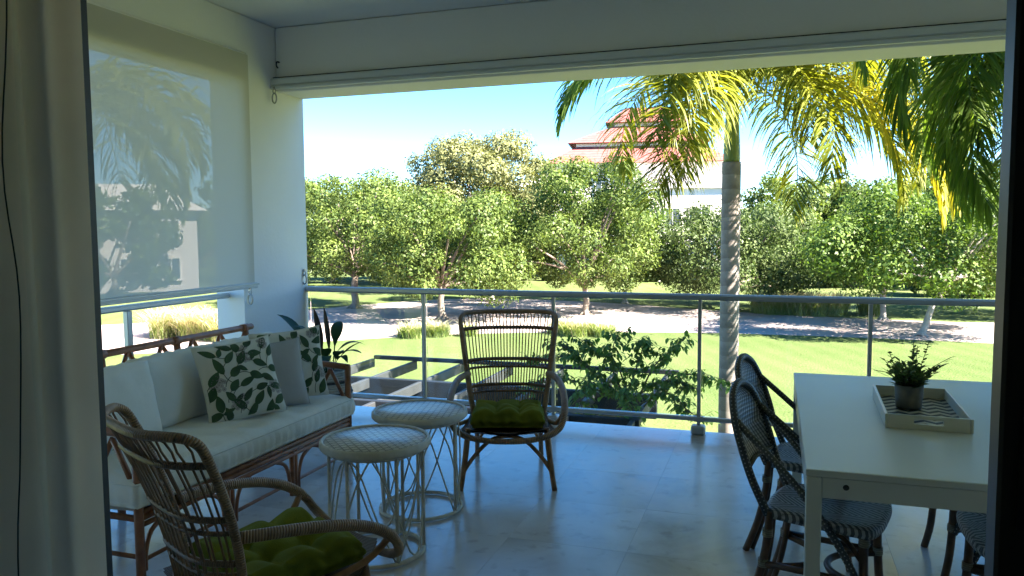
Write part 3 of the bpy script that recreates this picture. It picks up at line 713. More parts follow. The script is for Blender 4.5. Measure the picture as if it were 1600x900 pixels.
# ------------------------------------------------------------------ throw pillows
def pillow(name, label, loc, yaw, tilt, size, thick, mat, seed, roll=0.0, prints=False):
    S = size / 2; rs = np.random.RandomState(seed); ph = rs.rand(4) * 6.28
    def prof(a, b):
        f = (max(0, 1 - a ** 4) * max(0, 1 - b ** 4)) ** 0.55
        return f
    def pos(a, b, sgn, off=0.0):
        x = S * a * (1 - .07 * (1 - b * b)); z = S * b * (1 - .07 * (1 - a * a))
        y = -sgn * (thick / 2 * prof(a, b) * (1 + .07 * math.sin(3 * a + ph[0]) * math.sin(4 * b + ph[1])) + off + .0015)
        return (x, y, z + S)
    mb = MB()
    mb.grid(lambda u, v: pos(u * 2 - 1, v * 2 - 1, 1), 24, 24); mb.grid(lambda u, v: pos(u * 2 - 1, v * 2 - 1, -1), 24, 24)
    o = mb.build(name, mat); o.location = loc
    o.rotation_mode = 'QUATERNION'
    o.rotation_quaternion = (Matrix.Rotation(yaw, 3, 'Z') @ Matrix.Rotation(-tilt, 3, 'X') @ Matrix.Rotation(roll, 3, 'Y')).to_quaternion()
    tag(o, label, 'pillow', 'throw pillows on the sofa')
    ed = MB(); per = [pos(-1 + 2 * t / 20, -1, 1) for t in range(20)] + [pos(1, -1 + 2 * t / 20, 1) for t in range(20)] + [pos(1 - 2 * t / 20, 1, 1) for t in range(20)] + [pos(-1, 1 - 2 * t / 20, 1) for t in range(20)]
    ed.tube([(x, 0, z) for x, y, z in per], .004, 6, closed=True); ed.build('seam', mat, o)
    if prints:
        lv = MB(); stm = MB(); fl = MB(); dt = MB()
        def leaf(mbb, a, b, ang, L, W, off=.0022):
            n = 7; ca, sa = math.cos(ang), math.sin(ang)
            lo, hi, mid = [], [], []
            for i in range(n + 1):
                t = i / n; w_ = W * (math.sin(math.pi * t ** .8)) ** .85 if 0 < t < 1 else 0
                bx, by = a + ca * L * t, b + sa * L * t
                for lst, sg in ((lo, -1), (mid, 0), (hi, 1)):
                    q = (max(-.97, min(.97, bx - sa * w_ * sg)), max(-.97, min(.97, by + ca * w_ * sg)))
                    mbb.v.append(pos(q[0], q[1], 1, off)); lst.append(len(mbb.v) - 1)
            for i in range(n):
                mbb.face((lo[i], lo[i + 1], mid[i + 1], mid[i])); mbb.face((mid[i], mid[i + 1], hi[i + 1], hi[i]))
        def disc(mbb, a, b, r, k, off, wob=0.0):
            c_ = len(mbb.v); mbb.v.append(pos(max(-.97, min(.97, a)), max(-.97, min(.97, b)), 1, off))
            for i in range(k):
                an = 2 * math.pi * i / k; rr = r * (1 + wob * math.sin(5 * an))
                mbb.v.append(pos(max(-.97, min(.97, a + rr * math.cos(an))), max(-.97, min(.97, b + rr * math.sin(an))), 1, off))
            for i in range(k): mbb.face((c_, c_ + 1 + i, c_ + 1 + (i + 1) % k))
        for fa, fb, fr in ((-.25, -.62, .26), (.12, .62, .27), (-.72, -.02, .24), (.80, -.35, .22), (.70, .82, .15)):
            for q in range(26):
                an, rr = rs.rand() * 6.28, fr * math.sqrt(rs.rand()) * .85
                aa, bb_ = fa + rr * math.cos(an), fb + rr * math.sin(an)
                disc(fl, aa, bb_, .058, 10, .0012 + .00004 * q, .28); disc(dt, aa, bb_, .015, 5, .0028)
        cl = lambda t: max(-.97, min(.97, t))
        placed = []
        for tr_ in range(900):
            a, b = rs.uniform(-.95, .95), rs.uniform(-.95, .95)
            if any((a - p) ** 2 + (b - q) ** 2 < .30 ** 2 for p, q in placed): continue
            placed.append((a, b)); an = 1.1 + .9 * math.sin(2.3 * a + ph[2]) + .7 * math.cos(2.9 * b + ph[3]) + (rs.rand() - .5) * 1.3
            L = .36 + .14 * rs.rand(); ca, sa = math.cos(an), math.sin(an)
            leaf(lv, a - ca * L / 2, b - sa * L / 2, an, L, .085 + .03 * rs.rand(), .0026)
            if rs.rand() < .45: leaf(lv, a - ca * L * .6, b - sa * L * .6, an + (1 if rs.rand() > .5 else -1) * 1.5, L * .7, .065, .0027)
            a0, b0_, an0 = a - ca * L / 2, b - sa * L / 2, an + math.pi
            for i in range(5):
                a1, b1 = a0 + math.cos(an0) * .06, b0_ + math.sin(an0) * .06
                px_, py_ = -math.sin(an0) * .009, math.cos(an0) * .009; k0 = len(stm.v)
                for (qa, qb) in ((a0 - px_, b0_ - py_), (a1 - px_, b1 - py_), (a1 + px_, b1 + py_), (a0 + px_, b0_ + py_)): stm.v.append(pos(cl(qa), cl(qb), 1, .0024))
                stm.face((k0, k0 + 1, k0 + 2, k0 + 3)); a0, b0_ = a1, b1; an0 += .16
        tag(fl.build('printed_flowers', 'print_flower', o), kind='stuff'); tag(dt.build('printed_dots', 'print_dot', o), kind='stuff')
        tag(stm.build('printed_stems', 'print_stem', o), kind='stuff'); tag(lv.build('printed_leaves', 'print_leaf', o), kind='stuff')
    return o
pillow('throw_pillow', 'ivory pillow printed with green leaves in the middle of the sofa', (-2.87, 3.745, 0.462), rad(61), rad(20), 0.47, 0.15, 'pillow', 2, rad(-4), True)
pillow('throw_pillow', 'plain grey linen pillow standing between the two leaf-printed pillows', (-2.86, 4.00, 0.462), rad(58), rad(14), 0.42, 0.14, 'greypillow', 3, rad(-2))
pillow('throw_pillow', 'ivory leaf-printed pillow leaning at the plant end of the sofa', (-2.91, 4.25, 0.462), rad(52), rad(12), 0.46, 0.13, 'pillow', 4, rad(-3), True)

# ================================================================== LOUNGE CHAIRS
def lounge_chair(name, label, loc, rz):
    t = thing(name, label, 'armchair', loc, rz, 'wicker lounge chairs')
    def back(u, h):     # u -1..1 across, h 0..1 up the back; returns point on curved back surface
        w_ = 0.225 + 0.105 * h ** 0.9
        z = 0.31 + 0.675 * h
        y = 0.215 + 0.06 * h + 0.155 * h * h
        y += 0.02 - 0.125 * (abs(u) ** 3.6) * (0.75 + .25 * h)
        return Vector((u * w_, y, z))
    fr = [back(-1, h) for h in (0, .15, .35, .55, .75, .9)] + [back(-.99, .955), back(-.95, .985), back(-.86, 1.0)] + [back(u, 1.0) for u in (-.5, 0, .5)] + [back(.86, 1.0), back(.95, .985), back(.99, .955)] + [back(1, h) for h in (.9, .75, .55, .35, .15, 0)]
    MB().tube(spline(fr, 3), .0165, 9).build('back_frame', 'rattan_wrap', t)
    for h, r in ((.845, .013), (.545, .012), (.47, .009), (.30, .012), (.235, .009), (.09, .012)):
        MB().tube([back(-1 + i / 8, h) for i in range(17)], r, 7).build('band', 'rattan_band', t)
    n = 28
    for k in range(n):
        u = -.94 + 1.88 * k / (n - 1)
        MB().tube([back(u, h) + Vector((0, .004 * (-1) ** k, 0)) for h in (.0, .15, .3, .5, .7, .845)], .0042, 5).build('slat', 'cane', t)
    n = 13
    for k in range(n):
        u = -.88 + 1.76 * k / (n - 1); du = .052
        MB().tube([back(u - du * .6, .845), back(u - du, .92), back(u - du * .7, .972), back(u, .985), back(u + du * .7, .972), back(u + du, .92), back(u + du * .6, .845)], .0042, 5).build('loop', 'cane', t)
    for s in (-1, 1):
        p = [(s * .262, .165, .60), (s * .303, .06, .60), (s * .328, -.08, .587), (s * .340, -.22, .560), (s * .343, -.33, .515), (s * .335, -.405, .455), (s * .305, -.445, .39), (s * .22, -.465, .345), (s * .10, -.472, .325), (0, -.474, .322)]
        MB().tube(spline(p, 4), [.0215] * 20 + [.019] * 9 + [.017] * 8, 9).build('armrest', 'rattan_wrap', t)
        MB().tube(spline([(s * .335, -.39, .475), (s * .30, -.30, .39), (s * .275, -.1, .345), (s * .25, .1, .315), (s * .225, .235, .31)], 4), .014, 8).build('seat_rail', 'rattan', t)
        MB().tube(spline([(s * .235, -.33, .365), (s * .245, -.345, .25), (s * .262, -.365, .12), (s * .28, -.385, .0)], 4), [.0175] * 9 + [.016] * 4, 8).build('leg', 'rattan', t)
        MB().tube(spline([(s * .20, -.18, .335), (s * .205, .0, .325), (s * .21, .15, .27), (s * .215, .27, .12), (s * .22, .34, .0)], 4), .016, 8).build('leg', 'rattan', t)
        MB().tube(spline([(s * .262, -.36, .14), (s * .255, -.28, .26), (s * .245, -.15, .315), (s * .24, 0, .32)], 4), .011, 7).build('side_brace', 'rattan', t)
    MB().tube(spline([(-.268, -.372, .10), (-.20, -.36, .20), (-.10, -.345, .295), (0, -.34, .318), (.10, -.345, .295), (.20, -.36, .20), (.268, -.372, .10)], 5), .0125, 8).build('arch_brace', 'rattan', t)
    MB().tube(spline([(-.216, .30, .10), (-.16, .29, .20), (-.08, .28, .27), (0, .275, .285), (.08, .28, .27), (.16, .29, .20), (.216, .30, .10)], 5), .011, 8).build('arch_brace', 'rattan', t)
    def seat(u, v):
        y = -.462 + u * .70; hw = .31 * (1 - .25 * u) * min(1, .45 + 2.2 * u)
        z = .345 - .045 * math.sin(math.pi * min(1, u * 1.1)) + .02 * (1 - u)
        return ((v * 2 - 1) * hw, y, z + .02 * (v * 2 - 1) ** 2)
    m = MB(); m.grid(seat, 20, 20, uvs=(0.7, 0.6)); m.grid(lambda u, v: tuple(Vector(seat(u, 1 - v)) - Vector((0, 0, .012))), 20, 20, uvs=(.7, .6))
    m.build('seat', 'rattan_seat', t)
    return t
MT['rattan_seat'] = mat_wicker('woven_rattan_seat', (0.10, 0.055, 0.028), (0.22, 0.125, 0.065), 70, False)
def tuft_cushion(label, loc, rz, size, thick, seed, tilt=0.0):
    rs = np.random.RandomState(seed); ph = rs.rand(6) * 6.28; S = size / 2
    tuf = [(-.355, -.355), (.355, -.355), (-.355, .355), (.355, .355)]
    def top(a, b):
        e = max(abs(a), abs(b)); z = thick / 2
        pf = (abs(math.cos(1.5 * math.pi * a * .94)) * abs(math.cos(1.5 * math.pi * b * .94))) ** .55
        z += thick * .42 * (pf - .62)
        for (p, q) in tuf: z -= thick * .22 * math.exp(-((a - p) ** 2 + (b - q) ** 2) / .012)
        z += thick * .05 * math.sin(9 * a + ph[0] + 2 * b) + thick * .04 * math.sin(11 * b + ph[1] - 3 * a)
        if e > .86: z = z * (1 - .15 * ((e - .86) / .14) ** 2) + thick * .10 * math.sin((e - .86) / .14 * math.pi)
        return z
    mb = MB(); n = 48
    def P(a, b, z): return (S * a * (1 - .03 * (1 - b * b)), S * b * (1 - .03 * (1 - a * a)), z)
    b0 = 0; mb.grid(lambda u, v: P(u * 2 - 1, v * 2 - 1, top(u * 2 - 1, v * 2 - 1) + thick / 2), n, n); b1 = len(mb.v)
    mb.grid(lambda u, v: P(u * 2 - 1, v * 2 - 1, .004), n, n)
    per = [i * (n + 1) for i in range(n)] + [n * (n + 1) + j for j in range(n)] + [i * (n + 1) + n for i in range(n, 0, -1)] + [j for j in range(n, 0, -1)]
    rings = [[p for p in per]]
    for t_ in (.2, .4, .6, .8):
        row = []
        for q, p in enumerate(per):
            A = Vector(mb.v[p]); B = Vector(mb.v[b1 + p]); c_ = A.lerp(B, t_); o_ = Vector((c_.x, c_.y, 0)).normalized()
            c_ += o_ * (thick * .16 * math.sin(t_ * math.pi) * (1 + .35 * math.sin(q * .9 + ph[2])) - (.010 if t_ in (.2, .8) else 0))
            mb.v.append(tuple(c_)); row.append(len(mb.v) - 1)
        rings.append(row)
    rings.append([b1 + p for p in per]); L = len(per)
    for a, b in zip(rings[:-1], rings[1:]):
        for q in range(L): mb.face((a[q], b[q], b[(q + 1) % L], a[(q + 1) % L]), None, True)
    o = mb.build('seat_cushion', 'green', None, loc); o.rotation_euler = (tilt, 0, rz)
    tag(o, label, 'cushion', 'olive green tufted seat cushions')
    for (p, q) in tuf:
        k = MB(); k.lathe([(0.0001, .006), (.006, .005), (.009, .001), (.009, -.003)], 10); k.build('button', 'green', o, P(p, q, top(p, q) + thick / 2))
    return o
AX, AY, ARZ = -1.60, 4.66, rad(18)
BXc, BYc, BRZ = -1.75, 2.27, rad(153)
lounge_chair('lounge_chair', 'high-back wicker lounge chair by the railing with its back to the lawn', (AX, AY, 0), ARZ)
lounge_chair('lounge_chair', 'nearest wicker lounge chair beside the curtain, seen from behind', (BXc, BYc, 0), BRZ).scale = (.96, .96, .96)
def chair_pt(x, y, z, c, rz): return (c[0] + x * math.cos(rz) - y * math.sin(rz), c[1] + x * math.sin(rz) + y * math.cos(rz), z)
tuft_cushion('olive green tufted cushion on the wicker chair by the railing', chair_pt(0, -.05, .333, (AX, AY), ARZ), ARZ, .43, .10, 1, rad(-3))
tuft_cushion('olive green tufted cushion on the wicker chair beside the curtain', chair_pt(0, -.095, .335, (BXc, BYc), BRZ), BRZ, .45, .09, 2, rad(-3))

# ================================================================== ROUND SIDE TABLES
def side_table(label, loc, h=0.555, R=0.258, ph=0.0):
    t = thing('side_table', label, 'table', loc, ph, 'round whitewashed rattan side tables')
    top = MB(); top.lathe([(0.0001, h - .003), (R - .012, h - .003), (R - .012, h - .02), (.0001, h - .02)], 48); tp = top.build('table_top', 'tabletop', t)
    rim = MB(); rim.lathe([(R - .013, h - .022), (R - .013, h + .002), (R - .002, h + .006), (R + .006, h - .004), (R + .007, h - .026), (R - .002, h - .036), (R - .014, h - .032)], 48); rim.build('rim', 'whiterattan', tp)
    rb = R - .035
    MB().tube([(rb * math.cos(a), rb * math.sin(a), .013) for a in [i * 2 * math.pi / 40 for i in range(40)]], .0115, 8, closed=True).build('base_ring', 'whiterattan', t)
    MB().tube([(rb * math.cos(a), rb * math.sin(a), h - .045) for a in [i * 2 * math.pi / 40 for i in range(40)]], .010, 8, closed=True).build('top_ring', 'whiterattan', t)
    for k in range(6):
        a = k * math.pi / 3
        MB().tube([(rb * math.cos(a), rb * math.sin(a), .013), (rb * math.cos(a), rb * math.sin(a), h - .035)], .0088, 8).build('leg', 'whiterattan', t)
    def cyl(a, z): return (rb * math.cos(a) * .985, rb * math.sin(a) * .985, z)
    for k in range(6):
        a0 = k * math.pi / 3; w_ = math.pi / 3 * .98
        up = [cyl(a0 + d * w_, z) for d, z in ((-.98, .02), (-.72, .16), (-.50, .30), (-.34, .41), (-.18, .48), (0, .503), (.18, .48), (.34, .41), (.50, .30), (.72, .16), (.98, .02))]
        dn = [cyl(a0 + w_ / 2 + d * w_, z) for d, z in ((-.98, .50), (-.72, .39), (-.50, .25), (-.34, .14), (-.18, .05), (0, .024), (.18, .05), (.34, .14), (.50, .25), (.72, .39), (.98, .50))]
        if k % 2 == 0: MB().tube(spline(up, 2), .0046, 6).build('hoop', 'whiterattan', t)
        else: MB().tube(spline(dn, 2), .0046, 6).build('hoop', 'whiterattan', t)
    return t
side_table('round whitewashed side table with woven top, nearer to the sofa and the camera', (-1.80, 3.28, 0), ph=.4)
side_table('round whitewashed side table with woven top, beside the chair at the railing', (-1.85, 3.88, 0), ph=.9)

# ================================================================== DINING SET
TX0, TX1, TY0, TY1, TZ = 0.11, 1.13, 2.72, 4.55, 0.75
dt = thing('dining_table', 'white lacquered rectangular dining table at the right with a tray on it', 'table', ((TX0 + TX1) / 2, (TY0 + TY1) / 2, 0))
hx, hy = (TX1 - TX0) / 2, (TY1 - TY0) / 2
MB().box((0, 0, TZ - .012), (2 * hx, 2 * hy, .024), bev=.003).build('table_top', 'white_paint', dt)
for s in (-1, 1):
    MB().box((0, s * (hy - .014), TZ - .024 - .035), (2 * hx - .106, .024, .068)).build('apron', 'white_paint', dt)
    MB().box((s * (hx - .014), 0, TZ - .024 - .035), (.024, 2 * hy - .106, .068)).build('apron', 'white_paint', dt)
    for q in (-1, 1):
        MB().box((s * (hx - .027), q * (hy - .027), (TZ - .025) / 2), (.050, .050, TZ - .025), bev=.003).build('leg', 'white_paint', dt)
MB().lathe([(.0001, .004), (.008, .004), (.010, 0)], 12).build('screw_cap', 'black', dt, (-hx + .125, -hy + .0015, TZ - .052), (rad(90), 0, 0))
# tray
tc_ = (0.595, 3.69, TZ)
tr = thing('serving_tray', 'cream lacquered tray with black chevron base on the dining table', 'tray', tc_, rad(-2))
tw, tl = .31, .62
MB().box((0, 0, .006), (tw - .004, tl - .004, .010)).build('base', 'chevron', tr)
for s in (-1, 1):
    MB().box((s * (tw / 2 - .005), 0, .029), (.011, tl, .056), bev=.002).build('side', 'tray', tr)
    if True:
        yv = s * (tl / 2 - .005)
        MB().box((0, yv, .012), (tw - .023, .011, .022)).build('side', 'tray', tr)
        MB().box((0, yv, .0505), (tw - .023, .011, .013)).build('side', 'tray', tr)
        for q in (-1, 1): MB().box((q * (.052 + (tw / 2 - .0115 - .052) / 2), yv, .0335), (tw / 2 - .0115 - .052, .011, .0205)).build('side', 'tray', tr)
# pot plant on the tray
pp = thing('potted_plant', 'small leafy plant in a grey concrete pot standing on the tray', 'plant', (0.565, 3.74, TZ + .012)); pp.scale = (.92, .92, .88)
MB().lathe([(.0001, 0), (.052, 0), (.056, .004), (.063, .118), (.057, .118), (.053, .10), (.0001, .10)], 28).build('pot', 'pot', pp)
MB().lathe([(.0001, .104), (.054, .101)], 16).build('soil', 'soil', pp)
random.seed(21)
def small_leaf(mb, p, d, L, W, up=Vector((0, 0, 1)), bend=.25):
    d = d.normalized(); sx = d.cross(up)
    if sx.length < .05: sx = Vector((1, 0, 0))
    sx.normalize(); nz = sx.cross(d); b0 = len(mb.v)
    for t_, w_ in ((0, .15), (.35, 1), (.7, .75), (1, .05)):
        c = p + d * (L * t_) - nz * (bend * L * t_ * t_)
        mb.v.append(tuple(c + sx * (W * w_))); mb.v.append(tuple(c - nz * W * .25 * w_)); mb.v.append(tuple(c - sx * (W * w_)))
    for i in range(3):
        k = b0 + i * 3; mb.face((k, k + 3, k + 4, k + 1), None, True); mb.face((k + 1, k + 4, k + 5, k + 2), None, True)
lm, sm_ = MB(), MB()
for k in range(52):
    a = random.uniform(0, 6.28); rr = .05 * math.sqrt(random.random()); lean = random.uniform(.1, .9); tall = random.uniform(.06, .13) if k > 5 else random.uniform(.17, .235)
    if k <= 5: lean *= .35
    base = Vector((rr * math.cos(a), rr * math.sin(a), .10)); tip = base + Vector((math.cos(a) * lean * tall, math.sin(a) * lean * tall, tall))
    sm_.tube([base, base.lerp(tip, .5) + Vector((0, 0, .008)), tip], .0016, 5)
    nL = 9 if k > 5 else 16
    for i in range(nL):
        q = base.lerp(tip, .15 + .85 * i / nL); az = a + i * 2.4
        small_leaf(lm, q, Vector((math.cos(az), math.sin(az), .55 + .5 * i / nL)), random.uniform(.026, .044) * (1.1 - .55 * i / nL if k <= 5 else 1), random.uniform(.007, .012))
for a, L in ((2.75, .16), (.35, .19)):
    base = Vector((.03 * math.cos(a), .03 * math.sin(a), .12)); tip = base + Vector((math.cos(a) * L * .8, -.02, L * (.38 if a > 1 else .75)))
    sm_.tube([base, base.lerp(tip, .5) + Vector((0, 0, .02)), tip], .0016, 5)
    for i in range(7): small_leaf(lm, base.lerp(tip, .5 + .08 * i), Vector((math.cos(a), .4 * (-1) ** i, .5)), .028, .004)
sm_.build('stems', 'stem', pp); tag(lm.build('leaves', 'potleaf', pp), kind='stuff')

def bistro_chair():
    t = thing('bistro_chair', '', 'chair', (0, 0, 0), 0, 'woven bistro chairs round the dining table')
    # seat: rounded trapezoid, front at -y
    def outl(n=40):
        P = [(-.205, -.20, 0), (-.12, -.222, 0), (0, -.228, 0), (.12, -.222, 0), (.205, -.20, 0), (.218, -.15, 0), (.205, 0, 0), (.188, .13, 0), (.165, .188, 0), (.08, .205, 0), (0, .208, 0), (-.08, .205, 0), (-.165, .188, 0), (-.188, .13, 0), (-.205, 0, 0), (-.218, -.15, 0)]
        return spline(P, 3, closed=True)
    O = outl(); k = len(O); m = MB()
    def ringv(sc, z, ov=True):
        b = len(m.v)
        for p in O: m.v.append((p.x * sc, p.y * sc, z))
        return b
    zs = .455
    rings = [(.02, zs - .010), (.35, zs - .009), (.7, zs - .003), (.92, zs + .004), (1.0, zs - .004), (1.015, zs - .02), (.99, zs - .036), (.9, zs - .04), (.02, zs - .035)]
    ids = [ringv(s_, z_) for s_, z_ in rings]
    for a, b in zip(ids[:-1], ids[1:]):
        for i in range(k):
            j = (i + 1) % k; q = (a + i, a + j, b + j, b + i); m.face(q, [(m.v[v_][0] + 1, m.v[v_][1] + 1) for v_ in q], True)
    m.build('seat', 'wicker', t)
    def lean(z): return .185 + .02 + (z - .45) * .33
    hp = [(-.172, .183, .43), (-.182, lean(.55), .55), (-.192, lean(.66), .66), (-.178, lean(.77), .77), (-.125, lean(.86), .86), (-.055, lean(.898), .898), (0, lean(.905), .905)]
    hp = hp + [(-x, y, z) for x, y, z in hp[-2::-1]]
    HS = spline(hp, 4)
    MB().tube(HS, .0165, 9).build('back_hoop', 'wickertube', t)
    m = MB()
    half = HS[:len(HS) // 2 + 1]
    z0p = .60
    pts = [p for p in half if p.z >= z0p]
    def panel(u, v):
        f = u * (len(pts) - 1); i = min(int(f), len(pts) - 2); p = pts[i].lerp(pts[i + 1], f - i)
        s_ = v * 2 - 1
        return (p.x * -s_, p.y + .022 * (1 - s_ * s_), p.z)
    m.grid(panel, 16, 14, uvs=(.34, .36)); m.grid(lambda u, v: tuple(Vector(panel(u, 1 - v)) + Vector((0, .008, 0))), 16, 14, uvs=(.34, .36)); m.build('back_panel', 'wicker', t)
    a = panel(0, 0); b = panel(0, 1); MB().tube([a, panel(0, .5), b], .010, 8).build('back_rail', 'wickertube', t)
    for s in (-1, 1):
        MB().tube(spline([(s * .168, lean(.79), .79), (s * .20, .10, .60), (s * .212, -.03, .455), (s * .205, -.11, .33), (s * .19, -.165, .215)], 5), .0145, 8).build('side_brace', 'wickertube', t)
        MB().tube(spline([(s * .172, .175, .445), (s * .176, .185, .30), (s * .184, .22, .14), (s * .20, .268, 0)], 4), .0165, 9).build('leg', 'leg_rattan', t)
        MB().tube(spline([(s * .145, .168, .43), (s * .150, .178, .30), (s * .158, .205, .14), (s * .172, .245, 0.004)], 4), .0125, 8).build('leg', 'leg_rattan', t)
        MB().tube(spline([(s * .175, -.165, .43), (s * .178, -.168, .28), (s * .183, -.178, .12), (s * .195, -.20, 0)], 4), .0165, 9).build('leg', 'leg_rattan', t)
        MB().tube([(s * .178, -.17, .235), (s * .182, .19, .235)], .0135, 8).build('stretcher', 'leg_rattan', t)
        for (x, y, z) in ((.1765, -.168, .395), (.179, -.170, .237), (.1745, .181, .36), (.178, .196, .237)):
            MB().tube([(s * x, y, z - .016), (s * x, y, z + .016)], .0205, 9).build('binding', 'binding', t)
        MB().tube(spline([(s * .178, -.168, .31), (s * .172, -.11, .38), (s * .17, -.05, .415)], 4), .010, 7).build('corner_brace', 'leg_rattan', t)
    MB().tube(spline([(-.18, -.17, .225), (-.10, -.05, .222), (0, -.012, .222), (.10, -.05, .222), (.18, -.17, .225)], 5), .0135, 8).build('curved_stretcher', 'leg_rattan', t)
    MB().tube(spline([(-.18, .19, .225), (-.10, .07, .222), (0, .032, .222), (.10, .07, .222), (.18, .19, .225)], 5), .0135, 8).build('curved_stretcher', 'leg_rattan', t)
    return t
ch = bistro_chair()
spots = [(0.21, 3.27, 76, 'grey and white woven bistro chair tucked at the near end of the table, left side'),
         (0.20, 3.96, 76, 'grey woven bistro chair behind the nearest one, its back rising above the table edge'),
         (0.90, 3.17, -90, 'grey woven bistro chair half hidden by the dark door frame'),
         (0.92, 3.95, -88, 'bistro chair across the table of which only brown legs show beneath it')]
for i, (x, y, a, lab) in enumerate(spots):
    o = ch if i == 0 else copy_tree(ch)
    o.location = (x, y, 0); o.rotation_euler = (0, 0, rad(a)); o['label'] = lab

# ================================================================== CORNER PLANT
cp = thing('potted_plant', 'dark strap-leaved plant in a woven basket behind the far sofa arm', 'plant', (-3.36, 5.35, 0))
bk = MB()
for i in range(24):
    z = .012 + i * .0185; r = .155 + .035 * math.sin(min(1, z / .42) * math.pi)
    bk.tube([(r * (1 + .02 * (-1) ** (j + i)) * math.cos(j * math.pi / 16), r * (1 + .02 * (-1) ** (j + i)) * math.sin(j * math.pi / 16), z) for j in range(32)], .0105, 6, closed=True)
bsk = bk.build('basket', 'basket', cp); tag(bsk, kind='stuff')
bd = MB()
for i in range(4, 24, 5):
    z = .012 + i * .0185; r = .158 + .035 * math.sin(min(1, z / .42) * math.pi)
    bd.tube([(r * 1.02 * math.cos(j * math.pi / 16), r * 1.02 * math.sin(j * math.pi / 16), z) for j in range(32)], .0108, 6, closed=True)
tag(bd.build('dark_bands', 'basket_dark', bsk), kind='stuff')
MB().lathe([(.0001, .41), (.15, .40)], 20).build('soil', 'soil', cp)
def strap(p0, p1, sag, W, name='leaf', mat='strapleaf', fold=.2, twist=0.0):
    m = MB(); p0, p1 = Vector(p0), Vector(p1); d = p1 - p0; n = 12
    sd = d.cross(Vector((0, 0, 1))); sd = sd.normalized() if sd.length > .02 else Vector((1, 0, 0))
    sd = (Matrix.Rotation(twist, 3, d.normalized()) @ sd)
    for i in range(n + 1):
        t_ = i / n; c = p0 + d * t_ + Vector((0, 0, sag * 4 * t_ * (1 - t_)))
        if t_ < .38: w_ = W * .10
        else: q = (t_ - .38) / .62; w_ = W * max(.02, math.sin(math.pi * q ** .8) ** .8)
        up = sd.cross(d).normalized() * fold * w_
        m.v += [tuple(c + sd * w_ + up), tuple(c), tuple(c - sd * w_ + up)]
    for i in range(n):
        k = i * 3; m.face((k, k + 3, k + 4, k + 1), None, True); m.face((k + 1, k + 4, k + 5, k + 2), None, True)
    return m.build(name, mat, cp)
O_ = Vector((-3.30, 5.35, 0))
def L_(x, y, z): return (x - O_.x, y - O_.y, z)
base = lambda k: (.05 * math.cos(k * 2.1), .05 * math.sin(k * 2.1), .40)
strap(base(0), L_(-3.28, 5.30, .96), .0, .022, mat='dryleaf', fold=.7, twist=.8); strap(base(1), L_(-3.385, 5.32, .945), .0, .028, mat='dryleaf', fold=.7, twist=1.0)
strap(base(2), L_(-2.92, 5.25, .61), .09, .040); strap(base(3), L_(-2.99, 5.15, .55), .10, .035); strap(base(4), L_(-2.95, 5.35, .69), .05, .028, mat='dryleaf')
strap(base(5), L_(-3.70, 5.28, .885), .10, .060); strap(base(6), L_(-3.52, 5.20, .80), .12, .065); strap(base(7), L_(-3.10, 5.02, .52), .12, .045)
strap(base(8), L_(-3.62, 5.50, .75), .10, .05); strap(base(9), L_(-3.35, 5.65, .80), .10, .05); strap(base(10), L_(-3.45, 5.05, .66), .12, .055); strap(base(11), L_(-3.05, 5.55, .62), .12, .045); strap(base(12), L_(-3.12, 5.30, .60), .08, .05); strap(base(13), L_(-3.22, 5.2, .64), .06, .05)

# ================================================================== PERGOLA BELOW AND VINE
pg = thing('pergola', 'grey timber pergola below the terrace edge, seen through the railing', 'pergola', (0, 0, LZ))
pz = -0.50 - LZ
def PB(a, b, wd, ht, n, m_='wood_shaded'): return MB().bar(a, b, wd, ht, bev=.006).build(n, m_, pg)
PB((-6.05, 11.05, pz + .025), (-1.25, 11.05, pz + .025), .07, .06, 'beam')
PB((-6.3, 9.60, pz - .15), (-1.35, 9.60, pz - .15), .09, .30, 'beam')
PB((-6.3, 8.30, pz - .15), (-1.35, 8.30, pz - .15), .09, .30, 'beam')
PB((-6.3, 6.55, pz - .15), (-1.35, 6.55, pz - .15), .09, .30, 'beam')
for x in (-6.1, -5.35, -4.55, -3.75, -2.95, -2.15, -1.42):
    PB((x, 6.2, pz - .075), (x, 11.10, pz - .075), .055, .135, 'rafter', 'wood_lit_top')
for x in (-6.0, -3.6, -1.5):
    for y in (6.55, 8.30): MB().box((x, y, (pz - .38) / 2), (.12, .12, pz - .38), bev=.008).build('post', 'wood_shaded', pg)
m = MB(); m.box((-4.0, 7.6, LZ + .02), (5.6, 4.4, .05)); tag(m.build('shaded_paving', 'terrace'), kind='structure')  # dark slab painted in for the shadow below the rafters

vn = thing('climbing_vine', 'leafy green climber sprawling over the pergola beyond the railing', 'vine', (-1.6, 8.9, LZ))
VO = Vector((-1.6, 8.9, LZ))
random.seed(8)
stems = []
